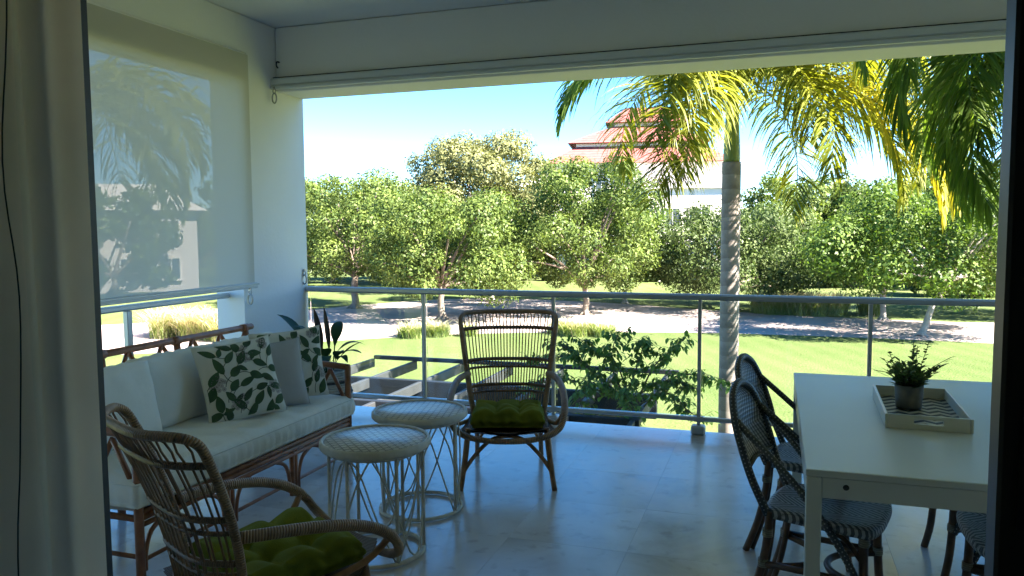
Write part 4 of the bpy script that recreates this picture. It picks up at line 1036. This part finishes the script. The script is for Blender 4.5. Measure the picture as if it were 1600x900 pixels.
# stems traced as real branches over the pergola corner
paths = [[(-1.5, 8.9, -.6), (-1.75, 8.85, -.1), (-1.72, 8.7, .22), (-1.62, 8.6, .40)],
         [(-1.5, 8.9, -.5), (-1.3, 8.8, -.05), (-1.15, 8.8, .12), (-.95, 8.8, .32)],
         [(-1.5, 8.9, -.5), (-2.0, 8.8, -.1), (-2.2, 8.8, .12), (-2.42, 8.75, .20)],
         [(-1.4, 8.9, -.5), (-1.05, 8.8, -.12), (-.75, 8.75, -.08), (-.50, 8.7, -.14)],
         [(-1.5, 8.9, -.5), (-1.1, 8.75, -.3), (-.9, 8.7, -.45), (-.75, 8.7, -.55)],
         [(-1.6, 8.9, -.5), (-2.1, 8.8, -.25), (-2.5, 8.8, -.22), (-2.75, 8.8, -.35)],
         [(-1.6, 8.9, -.4), (-1.45, 8.7, .0), (-1.38, 8.7, .25), (-1.40, 8.65, .30)],
         [(-1.8, 8.9, -.4), (-1.95, 8.6, -.2), (-2.05, 8.5, -.35), (-2.0, 8.5, -.6)],
         [(-1.6, 8.9, -.4), (-1.6, 8.6, -.25), (-1.5, 8.5, -.4), (-1.45, 8.4, -.62)],
         [(-1.7, 9.0, -.4), (-2.2, 9.0, .0), (-2.5, 9.0, .0), (-2.8, 9.0, -.05)],
         [(-1.6, 9.0, -.4), (-1.75, 8.95, -.0), (-2.0, 8.9, .14), (-2.15, 8.9, .25)],
         [(-1.5, 9.0, -.4), (-1.2, 8.9, -.2), (-1.0, 8.9, -.2), (-.85, 8.85, -.25)],
         [(-1.6, 8.9, -3.1), (-1.62, 8.92, -2.0), (-1.55, 8.9, -1.0), (-1.6, 8.9, -.4)]]
sm_, lm = MB(), MB()
for ip, P in enumerate(paths):
    S = [p - VO for p in spline(P, 6)]; stems.append(S)
    sm_.tube(S, [.012 - .009 * i / len(S) for i in range(len(S))], 6)
    for i, p in enumerate(S[(3 if ip < 12 else 12):]):
        for q in range(3):
            az = random.uniform(0, 6.28); tw_ = Vector((math.cos(az), math.sin(az), random.uniform(-.35, .65))) * random.uniform(.07, .19)
            sm_.tube([p, p + tw_ * .55 + Vector((0, 0, .015)), p + tw_], [.0032, .0025, .0014], 4)
            for e in range(4):
                f_ = .3 + .7 * e / 3; a2 = az + random.uniform(-1.7, 1.7)
                small_leaf(lm, p + tw_ * f_, Vector((math.cos(a2), math.sin(a2), random.uniform(-1.1, .1))), random.uniform(.055, .10), random.uniform(.016, .027), bend=.35)
sm_.build('stems', 'stem', vn); tag(lm.build('leaves', 'vine', vn), kind='stuff')

# ================================================================== PALMS
def frond_mesh(name, mat, length, droop, seed, leaf_len=.62, nl=56, width=.021, lift=.3, twist=0.0):
    """one pinnate frond along local +x, rising by lift then drooping; leaflets hang"""
    rs = np.random.RandomState(seed); V, F = [], []
    n = 22; P = []; ang = lift; p = np.array([0., 0, 0])
    for i in range(n + 1):
        P.append(p.copy()); ang = lift - droop * (i / n) ** 1.25
        p = p + np.array([math.cos(ang), 0.02 * rs.randn(), math.sin(ang)]) * length / n
    P = np.array(P)
    def at(t):
        f = t * n; i = min(int(f), n - 1); d = P[i + 1] - P[i]
        return P[i] + d * (f - i), d / np.linalg.norm(d)
    # rachis: triangular section
    for i in range(n + 1):
        r = .022 * (1 - .85 * i / n)
        V += [P[i] + (0, r, 0), P[i] + (0, -r, 0), P[i] + (0, 0, -r * 1.3), P[i] + (0, 0, r * .6)]
    for i in range(n):
        a = i * 4; b = a + 4
        for (q, w_) in ((0, 3), (3, 1), (1, 2), (2, 0)): F.append((a + q, a + w_, b + w_, b + q))
    for k in range(nl * 2):
        s = 1 if k % 2 else -1; t = .13 + .87 * (k // 2) / (nl - 1)
        t = min(.999, t + .006 * rs.randn())
        c, d = at(max(.02, t))
        L = leaf_len * (math.sin(math.pi * min(1, .22 + .73 * t)) ** .7) * (.85 + .3 * rs.rand())
        fwd = .35 + .65 * t
        out = np.array([0, s * 1.0, .28 + .35 * rs.randn()]); g = d * fwd + out * (1.05 - .35 * t); g /= np.linalg.norm(g)
        base = len(V); m = 5
        sidev = np.cross(g, (0, 0, 1)); sidev /= (np.linalg.norm(sidev) + 1e-6)
        sidev = sidev * math.cos(.6 * rs.randn()) + np.array([0, 0, 1]) * math.sin(.5 * rs.randn()); 
        q = c.copy(); dr = g.copy(); hang = (.13 + .12 * rs.rand())
        for i in range(m + 1):
            w_ = width * (.45, 1, 1, .8, .5, .06)[i] * (.8 + .4 * rs.rand())
            V += [q + sidev * w_, q - sidev * w_]
            dr = dr + np.array([0, 0, -hang * 1.9 * (i + 1) / m]); dr /= np.linalg.norm(dr); q = q + dr * L / m
        for i in range(m): a = base + i * 2; F.append((a, a + 1, a + 3, a + 2))
    me = np_mesh(name, np.array(V), np.array(F)); me.materials.append(MT[mat]); return me
def palm(name, label, base, top_z, r0, r1, fronds, mats, shaft=1.25, seed=0, lean=(0, 0), flen=2.6, nl=56, group='palms by the terrace', lleaf=.62, wid=.021):
    t = thing(name, label, 'palm', base, 0, group)
    h = top_z - base[2]; random.seed(seed)
    pts = [(lean[0] * (q / 12) ** 2, lean[1] * (q / 12) ** 2, h * q / 12) for q in range(13)]
    rs_ = [r0 * (1.25 if q == 0 else 1.0) * (1 - q / 12) + r1 * (q / 12) for q in range(13)]
    # dense rings: slightly uneven trunk
    fine = spline(pts, 8); k = len(fine)
    rr = [(r0 + (r1 - r0) * i / k) * (1 + .25 * max(0, 1 - i / 6)) for i in range(k)]
    MB().tube(fine, rr, 20).build('trunk', 'palmtrunk', t)
    T = Vector(pts[-1])
    sh = MB(); sh.tube([T + Vector((0, 0, z)) for z in (-.01, .05, .3, .7, 1.0, shaft)], [r1 * .86, r1 * .90, r1 * .84, r1 * .68, r1 * .55, r1 * .42], 16); sh.build('crownshaft', 'shaft', t)
    for i, (az, lift, droop, L, mt) in enumerate(fronds):
        me = frond_mesh('frond', mt, L, droop, seed * 50 + i, nl=nl, lift=rad(lift), leaf_len=lleaf, width=wid)
        mobj('frond', me, t, T + Vector((0, 0, shaft - .12)) + Vector((math.cos(rad(az)) * .08, math.sin(rad(az)) * .08, 0)), (random.uniform(-.3, .3), 0, rad(az)))
    return t
# main palm in front of the terrace (az 0 = right, 90 = away, -90 = towards camera)
main = [(196, 32, 1.95, 2.85, 'palm_shaded'), (204, 38, 2.05, 2.8, 'palm_shaded'), (263, 8, 1.75, 3.2, 'palm'), (256, 24, 2.1, 3.1, 'palm'), (260, -8, 1.5, 3.0, 'palm'), (254, 4, 1.8, 2.8, 'palm'), (2, 34, 2.2, 3.8, 'palm'), (-24, 22, 2.1, 3.7, 'palm'), (18, 20, 2.1, 3.7, 'palm'),
        (-44, 4, 1.8, 2.7, 'palm'), (58, 0, 2.1, 3.0, 'palm'), (110, 30, 2.2, 2.9, 'palm'), (150, 25, 2.3, 3.0, 'palm'), (-5, 0, 1.6, 3.6, 'palm_sunlit'), (10, 8, 1.75, 3.8, 'palm_sunlit'), (255, 50, 2.6, 2.9, 'palm'), (305, 20, 2.4, 2.2, 'palm'), (310, 50, 2.5, 3.0, 'palm'), (40, 55, 2.3, 3.2, 'palm'), (8, 5, 1.9, 3.2, 'palm'), (-30, 45, 2.3, 3.5, 'palm')]
palm('palm_tree', 'tall grey-trunked palm standing in front of the railing with sunlit fronds', (-0.60, 11.5, LZ), 2.47, .138, .130, main, None, 1.30, 4, nl=112, lleaf=.90, wid=.0155)
near_f = [(az, lf, dr, L * .84, 'palm_shaded') for az, lf, dr, L in ((190, 25, 2.45, 3.2), (150, 10, 2.3, 3.0), (215, 18, 2.4, 3.3), (196, -15, 1.75, 3.2), (232, 20, 2.45, 3.2), (170, -25, 1.5, 2.9), (130, 20, 2.3, 3.0), (250, 0, 2.0, 3.0),
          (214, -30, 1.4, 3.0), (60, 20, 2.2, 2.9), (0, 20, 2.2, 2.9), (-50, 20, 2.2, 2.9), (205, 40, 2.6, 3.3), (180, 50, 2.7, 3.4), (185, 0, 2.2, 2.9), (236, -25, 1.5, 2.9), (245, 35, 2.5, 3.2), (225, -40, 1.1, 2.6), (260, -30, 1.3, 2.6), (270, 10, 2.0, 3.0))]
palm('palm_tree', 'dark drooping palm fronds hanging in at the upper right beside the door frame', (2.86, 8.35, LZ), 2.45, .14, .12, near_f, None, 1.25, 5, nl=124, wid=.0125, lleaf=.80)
side_f = [(0, 20, 2.1, 2.7, 'palm'), (-30, 10, 2.2, 2.6, 'palm'), (30, 25, 2.2, 2.8, 'palm'), (-60, 0, 1.9, 2.4, 'palm'), (60, 20, 2.2, 2.6, 'palm'), (90, 15, 2.2, 2.6, 'palm'), (150, 20, 2.2, 2.6, 'palm'), (220, 20, 2.2, 2.6, 'palm'), (270, 20, 2.2, 2.6, 'palm'), (10, -15, 1.6, 2.5, 'palm'), (45, -10, 1.7, 2.6, 'palm')]
palm('palm_tree', 'palm showing as pale shadowy fronds through the lowered screen blind', (-9.6, 8.6, LZ), 2.5, .16, .14, side_f, None, 1.2, 6, nl=60, lleaf=.8)

# ================================================================== TREES
def leaf_cloud(lobes, count, size, seed, flat=0.0):
    """small folded leaves spread through the outer volume of many lobes"""
    rs = np.random.RandomState(seed)
    L = np.array([(c[0], c[1], c[2], r[0], r[1], r[2]) for c, r in lobes]); vol = (L[:, 3] * L[:, 4]) ; pr = vol / vol.sum()
    idx = rs.choice(len(L), count, p=pr); d = rs.randn(count, 3); d /= np.linalg.norm(d, axis=1)[:, None]
    rr = 1.0 - np.abs(rs.randn(count)) * .20 + .10 * rs.randn(count); rr = np.clip(rr, .15, 1.35)
    c = L[idx, :3] + d * L[idx, 3:] * rr[:, None]
    nrm = d * 1.1 + rs.randn(count, 3) * .5 + np.array([0, 0, .3]); nrm /= np.linalg.norm(nrm, axis=1)[:, None]
    t = np.cross(nrm, rs.randn(count, 3)); t /= np.linalg.norm(t, axis=1)[:, None]; b = np.cross(nrm, t)
    s = size * (.6 + .8 * rs.rand(count))[:, None]
    fold = nrm * s * .18
    V = np.stack([c - t * s, c - b * s * .52 + fold, c + t * s, c + b * s * .52 + fold], axis=1).reshape(-1, 3)
    F = np.arange(count * 4).reshape(-1, 4)
    return V, F
def make_tree(name, label, base, h, cw, cb, mat, seed, count=11000, leaf=.13, lean=(0, 0), trunk_r=.16, bark='bark', nl=64, dense=1.0, group='garden trees beyond the lawn', cen=(0, 0), squash=1.0):
    """base world (x,y), height h, crown width cw, crown bottom cb above ground"""
    t = thing(name, label, 'tree', (base[0], base[1], LZ), 0, group)
    rs = np.random.RandomState(seed); R_ = cw / 2; ch_ = (h - cb); cz = cb + ch_ * .47
    cx, cy_ = lean[0] + cen[0], lean[1] + cen[1]
    # limbs
    tr = MB(); fork = cb + ch_ * .12
    tp = [Vector((lean[0] * (q / 5) ** 1.1, lean[1] * (q / 5) ** 1.1, fork * q / 5)) for q in range(6)]
    tp = [p + Vector((rs.randn() * .03, rs.randn() * .03, 0)) if 0 < i else p for i, p in enumerate(tp)]
    tr.tube(spline(tp, 3), [trunk_r * (1.45 if i == 0 else 1.15 if i == 1 else 1.0 - .3 * i / 15) for i in range(16)], 9)
    for k in range(4): # root flare
        a = k * 1.57 + rs.rand(); tr.tube([(math.cos(a) * trunk_r * 2.2, math.sin(a) * trunk_r * 2.2, -.03), (math.cos(a) * trunk_r * .9, math.sin(a) * trunk_r * .9, trunk_r * .8), (0, 0, trunk_r * 2)], [trunk_r * .25, trunk_r * .4, trunk_r * .4], 6)
    tr.build('trunk', bark, t)
    lobes = []; lb = MB()
    for k in range(nl):
        a = k * 2.399 + rs.rand() * .6; q = (k + .5) / nl
        zz = cb + ch_ * (.10 + .82 * q) ; e = math.sqrt(max(.05, 1 - ((zz - cz) / (ch_ * .56)) ** 2))
        rr = R_ * e * (.30 + .74 * rs.rand() ** .55)
        r = R_ * (.15 + .18 * rs.rand())
        c = (cx + rr * math.cos(a), cy_ + rr * math.sin(a), zz)
        lobes.append((c, (r, r, r * .74 * squash)))
        if k % 4 == 0:
            st = tp[-1] if rs.rand() > .3 else tp[-2]; mid = st.lerp(Vector(c), .5) + Vector((0, 0, .25))
            lb.tube(spline([st, mid, Vector(c)], 4), [trunk_r * (.55 - .05 * i) for i in range(9)], 6)
    lb.build('limbs', bark, t)
    V, F = leaf_cloud(lobes, int(count * dense), leaf, seed + 100)
    me = np_mesh('crown', V, F); me.materials.append(MT[mat]); cr = mobj('crown', me, t)
    return t
T = make_tree
T('garden_tree', 'round bright green tree at the left beside the white pillar', (-24.2, 41.9), 8.3, 7.8, 1.6, 'leaf_a', 1, 34020, .088, trunk_r=.24)
T('garden_tree', 'leafy green tree whose crown touches the handrail left of the wicker chair', (-16.6, 37.7), 6.7, 8.4, 1.1, 'leaf_a', 2, 36855, .088, trunk_r=.2)
T('garden_tree', 'tall olive-coloured tree rising highest above the others left of the red roof', (-21.3, 55.5), 12.0, 10.2, 2.6, 'leaf_b', 3, 46000, .12, bark='bark_pale', trunk_r=.25)
T('garden_tree', 'slim tree with a pale trunk between the round trees behind the gravel', (-17.6, 47.9), 6.4, 5.0, 1.9, 'leaf_a', 4, 19845, .088, bark='bark_pale', trunk_r=.22)
T('garden_tree', 'upright loose-crowned green tree in front of the red-roofed building', (-9.9, 42.1), 8.9, 7.4, 1.0, 'leaf_a', 5, 35437, .088, trunk_r=.19)
T('garden_tree', 'smaller green tree close to the white wall of the red-roofed building', (-9.0, 49.2), 7.4, 6.2, 1.5, 'leaf_d', 6, 22680, .088, bark='bark_pale', trunk_r=.14)
T('garden_tree', 'round grey-green tree directly behind the palm trunk', (-2.2, 47.0), 6.0, 9.2, 0.7, 'leaf_c', 7, 36855, .088, trunk_r=.2)
T('garden_tree', 'broad fresh green tree on a leaning trunk beside the gravel at the right', (6.1, 37.7), 6.4, 9.6, 1.8, 'leaf_d', 8, 39690, .088, lean=(1.0, .4), trunk_r=.15, bark='bark_pale', cen=(-.6, .5))
T('garden_tree', 'young green tree with whitish trunk behind the leaning tree', (5.3, 43.7), 5.6, 6.4, 2.0, 'leaf_d', 9, 21262, .088, trunk_r=.15, bark='bark_pale')
T('garden_tree', 'green tree half hidden at the right border beside the door frame', (11.5, 47.5), 6.6, 8.5, .9, 'leaf_d', 10, 28350, .088, trunk_r=.2)
# background row
bgt = [(-38, 62, 9.0, 11, 'leaf_c', 'green background tree farthest to the left beside the pillar'), (-30.5, 66, 8.6, 11, 'leaf_c', 'dark green background tree behind the left round tree'),
       (-24, 70, 8.6, 10, 'leaf_c', 'dark background tree just left of the olive tree'), (2.0, 72, 9.5, 10, 'leaf_a', 'green background tree right of the palm trunk'),
       (8.0, 74, 9.3, 11, 'leaf_c', 'dark background tree under the yellow palm frond'), (15.5, 70, 10.2, 11, 'leaf_a', 'green background tree below the hanging dark fronds'),
       (22.5, 66, 11.5, 11, 'leaf_c', 'dark background tree rising at the right border'), (28, 58, 9, 11, 'leaf_a', 'green background tree behind the door frame border')]
for i, (x, y, h_, w_, mt, lab) in enumerate(bgt):
    T('background_tree', lab, (x, y), h_, w_, .3, mt, 30 + i, 16000, .165, trunk_r=.25, group='background trees', nl=52)
for i, (x, y, h_, w_, lab) in enumerate([(-47, 46, 8.5, 9, 'tree seen faintly through the middle of the screen blind'), (-58, 40, 9, 10, 'tree seen faintly through the screen blind near the curtain'), (-52, 60, 10, 11, 'distant tree showing through the screen blind beside its edge')]):
    T('background_tree', lab, (x, y), h_, w_, .4, 'leaf_a', 50 + i, 6000, .24, trunk_r=.25, group='background trees', nl=18)
# far wood closing the horizon
V_, F_ = [], []; rs = np.random.RandomState(77); lob = []
for k in range(190):
    x = -190 + 380 * k / 189; lob.append(((x, 118 + 14 * rs.rand() + .0016 * x * x * 0, 2.6 + rs.rand() * 2.5), (5.5, 5, 3.6 + 1.5 * rs.rand())))
for k in range(60):
    y = 10 + 110 * k / 59; lob.append(((-120 + 8 * rs.rand(), y, 2.6 + rs.rand() * 2.5), (5, 5.5, 4.5)))
V, F = leaf_cloud(lob, 42000, .62, 78); me = np_mesh('far_wood', V, F); me.materials.append(MT['leaf_a']); fw = mobj('far_wood', me, None, (0, 0, LZ)); tag(fw, 'dense band of far green wood closing the horizon', 'wood', kind='stuff')

# shrubs, hedges
def shrub(name, label, base, w_, d_, h_, mat, seed, count=4000, leaf=.12, group='shrubs and hedges before the building', cat='shrub'):
    t = thing(name, label, cat, (base[0], base[1], LZ), 0, group); rs = np.random.RandomState(seed); lob = []
    n = max(8, int(w_ * 2.2))
    for k in range(n): lob.append(((rs.uniform(-w_ / 2, w_ / 2) * .86, rs.uniform(-d_ / 2, d_ / 2) * .8, h_ * rs.uniform(.3, .68)), (max(.35, w_ / n * 1.5), d_ * .35, h_ * .36)))
    V, F = leaf_cloud(lob, count, leaf, seed); me = np_mesh('foliage', V, F); me.materials.append(MT[mat]); tag(mobj('foliage', me, t), kind='stuff')
    st = MB()
    for k in range(5): a = rs.uniform(-w_ / 2, w_ / 2) * .7; st.tube([(a, 0, 0), (a + rs.randn() * .1, rs.randn() * .1, h_ * .6)], [.03, .012], 5)
    st.build('stems', 'stem', t)
shrub('clipped_hedge', 'low dark clipped hedge along the foot of the white building', (-10.6, 70.0), 7.5, 1.4, 1.5, 'leaf_c', 61, 6000, .16, cat='hedge')
shrub('clipped_hedge', 'low dark hedge seen beneath the crowns of the middle trees', (-22.5, 69.0), 7.0, 1.6, 1.5, 'leaf_c', 62, 5000, .16, cat='hedge')
shrub('dark_shrub', 'dark green shrub mass at the foot of the trees right of the palm trunk', (4.5, 66.5), 7.5, 3.0, 3.6, 'leaf_c', 63, 7000, .18)
shrub('dark_shrub', 'dark green shrub below the leaning tree crown behind the handrail', (12.5, 60.0), 8.0, 3.0, 3.2, 'leaf_c', 64, 7000, .18)
shrub('dark_shrub', 'dark shrub bank at the right border behind the lawn', (20.5, 54.0), 8.0, 3.0, 3.4, 'leaf_c', 65, 6000, .18)

# ornamental grasses
def grass_clump(label, base, w_, d_, h_, n, seed, dry=.3, bw=.014):
    t = thing('ornamental_grass', label, 'grass', (base[0], base[1], LZ), 0, 'ornamental grass clumps along the gravel'); rs = np.random.RandomState(seed)
    tu = [(rs.uniform(-w_ / 2, w_ / 2), rs.uniform(-d_ / 2, d_ / 2)) for _ in range(max(3, int(w_ * d_ * 2.2)))]
    for nm, mt, cnt, hh in (('blades', 'ograss', int(n * (1 - dry)), 1.0), ('plumes', 'ograss_dry', int(n * dry), 1.25)):
        V, F = [], []
        for i in range(cnt):
            cx, cy_ = tu[rs.randint(len(tu))]; a = rs.rand() * 6.28; L = h_ * hh * (.6 + .5 * rs.rand()); sp = (.2 + 1.1 * rs.rand()) * L * .95
            b = np.array([cx + .16 * rs.randn(), cy_ + .16 * rs.randn(), 0]); o = np.array([math.cos(a), math.sin(a), 0]); s = np.array([-o[1], o[0], 0]) * bw
            k = len(V)
            for q, (f, z) in enumerate(((0, 0), (.25, .5), (.6, .85), (1.0, .88 if nm == 'blades' else 1.0))):
                w2 = (1, 1.0, .8, .15)[q] if nm == 'blades' else (.5, .5, 1.6, .4)[q]
                c = b + o * sp * f + np.array([0, 0, L * z]); V += [c + s * w2, c - s * w2]
            for q in range(3): F.append((k + 2 * q, k + 2 * q + 1, k + 2 * q + 3, k + 2 * q + 2))
        me = np_mesh(nm, np.array(V), np.array(F)); me.materials.append(MT[mt]); tag(mobj(nm, me, t), kind='stuff')
grass_clump('ornamental grass clump at the gravel edge left of the wicker chair', (-13.9, 31.6), 3.2, 1.6, .52, 4800, 1, .12, .009)
grass_clump('ornamental grass clump at the gravel edge right of the wicker chair', (-8.2, 34.3), 3.2, 1.6, .52, 4800, 2, .12, .009)
grass_clump('long bed of tall ornamental grass behind the gravel right of the palm', (2.2, 45.6), 6.4, 2.4, .95, 9500, 3, .22, .010)
grass_clump('pale feathery grass clump seen below the blind behind the sofa', (-24.5, 28.6), 4.2, 2.0, .95, 6500, 4, .45, .010)

# ================================================================== BUILDINGS
def hip_roof(mb, x0, x1, y0, y1, z0, z1, inset):
    """truncated hip: lower rectangle to inset upper rectangle"""
    b = len(mb.v)
    mb.v += [(x0, y0, z0), (x1, y0, z0), (x1, y1, z0), (x0, y1, z0), (x0 + inset, y0 + inset, z1), (x1 - inset, y0 + inset, z1), (x1 - inset, y1 - inset, z1), (x0 + inset, y1 - inset, z1)]
    for q in ((0, 1, 5, 4), (1, 2, 6, 5), (2, 3, 7, 6), (3, 0, 4, 7), (4, 5, 6, 7), (3, 2, 1, 0)): mb.face([b + i for i in q])
def window(parent, x, y, z, w_, h_, side='front'):
    sgn = {'front': ((1, 0), (0, -1)), 'left': ((0, -1), (-1, 0)), 'right': ((0, 1), (1, 0))}[side]
    ux, uy = sgn[0]; nx, ny = sgn[1]; rz = math.atan2(uy, ux)
    e = MB(); e.box((0, 0, 0), (w_, .10, h_)); f = e.build('window', 'winglass', parent, (x + nx * .03, y + ny * .03, z), (0, 0, rz))
    fm = MB()
    for s in (-1, 1):
        fm.box((s * (w_ / 2 + .05), 0, 0), (.10, .20, h_ + .2)); fm.box((0, 0, s * (h_ / 2 + .05)), (w_, .20, .10))
    fm.box((0, 0, 0), (.06, .16, h_))
    fm.build('window_frame', 'bldtrim', f)
    s_ = MB(); s_.box((0, -.10, -h_ / 2 - .14), (w_ + .4, .34, .08)); s_.build('sill', 'bldtrim', f)
bld = thing('villa', 'large white building with stepped red tiled roofs behind the palm', 'building', (-12.2, 82.0, LZ), rad(10))
def VB(x0, x1, y0, y1, z0, z1, n='wall', m_='bldwall', bev=0): return MB().box(((x0 + x1) / 2, (y0 + y1) / 2, (z0 + z1) / 2), (x1 - x0, y1 - y0, z1 - z0), bev=bev).build(n, m_, bld)
EZ = 10.7
VB(-9.6, 6.6, -6, 8, 0, EZ)
VB(-2.6, 6.4, -9.5, -6.02, 0, 8.4, 'wall')
VB(-9.9, 6.9, -6.3, 8.3, EZ, EZ + .35, 'cornice', 'bldtrim')
VB(-2.9, 6.7, -9.8, -6.35, 8.4, 8.75, 'cornice', 'bldtrim')
m = MB(); hip_roof(m, -10.6, 7.6, -7.0, 9, EZ + .37, EZ + 2.2, 3.0); m.build('roof', 'roof', bld)
VB(-7.6, 4.6, -4.0, 6.0, EZ + 2.1, EZ + 2.5, 'cornice', 'bldtrim')
m = MB(); hip_roof(m, -8.4, 5.4, -4.8, 6.8, EZ + 2.52, EZ + 4.6, 4.4); m.build('roof', 'roof', bld)
VB(-4.0, 2.7, -.4, 2.4, EZ + 4.5, EZ + 4.9, 'cornice', 'bldtrim')
m = MB(); hip_roof(m, -4.8, 3.5, -1.2, 3.2, EZ + 4.92, EZ + 6.6, 2.1); m.build('roof', 'roof', bld)
for x in (-8.0, -5.0):
    for z in (2.0, 5.2, 8.4): window(bld, x, -6.0, z, 1.1, 1.7)
for x in (-1.0, 1.6, 4.2):
    for z in (2.2, 5.6): window(bld, x, -9.5, z, 1.3, 1.9)
for y in (-3, 2, 7):
    for z in (2, 5.2, 8.4): window(bld, -9.6, y, z, 1.1, 1.7, 'left')
for y in (-8.4,):
    for z in (2.2, 5.6): window(bld, -2.6, y, z, .9, 1.7, 'left')
for x in (-3.2, 0.2): MB().lathe([(.30, 0), (.30, .2), (.24, .3), (.22, 3.6), (.30, 3.8), (.30, 4.0)], 14, (x, -11.2, 0)).build('column', 'bldtrim', bld)
VB(-3.9, 1.2, -11.6, -9.82, 4.0, 4.4, 'porch_roof', 'bldtrim')
# second, lower pale roofed wing at the left
b2_ = thing('villa', 'pale-roofed white house peeking over the trees left of the red roofs', 'building', (-24.5, 92, LZ), rad(10))
def V2(x0, x1, y0, y1, z0, z1, n='wall', m_='bldwall'): return MB().box(((x0 + x1) / 2, (y0 + y1) / 2, (z0 + z1) / 2), (x1 - x0, y1 - y0, z1 - z0)).build(n, m_, b2_)
V2(-4, 9, -5, 5, 0, 9.6); m = MB(); hip_roof(m, -4.8, 9.8, -5.8, 5.8, 9.62, 12.0, 4.6); m.build('roof', 'bldwall', b2_)
for x in (-2, 1, 4): window(b2_, x, -5, 7.6, 1.2, 1.6)
# house seen through the blind
b3 = thing('villa', 'pale house seen as bright patches through the lower part of the screen blind', 'building', (-52, 50, LZ), rad(42))
def V3(x0, x1, y0, y1, z0, z1, n='wall', m_='bldwall'): return MB().box(((x0 + x1) / 2, (y0 + y1) / 2, (z0 + z1) / 2), (x1 - x0, y1 - y0, z1 - z0)).build(n, m_, b3)
V3(-7, 7, -4, 4, 0, 6.4); m = MB(); hip_roof(m, -7.8, 7.8, -4.8, 4.8, 6.42, 8.6, 3.8); m.build('roof', 'bldwall', b3)
for x in (-5, -2, 2, 5):
    for z in (1.8, 4.8): window(b3, x, -4, z, 1.2, 1.6)
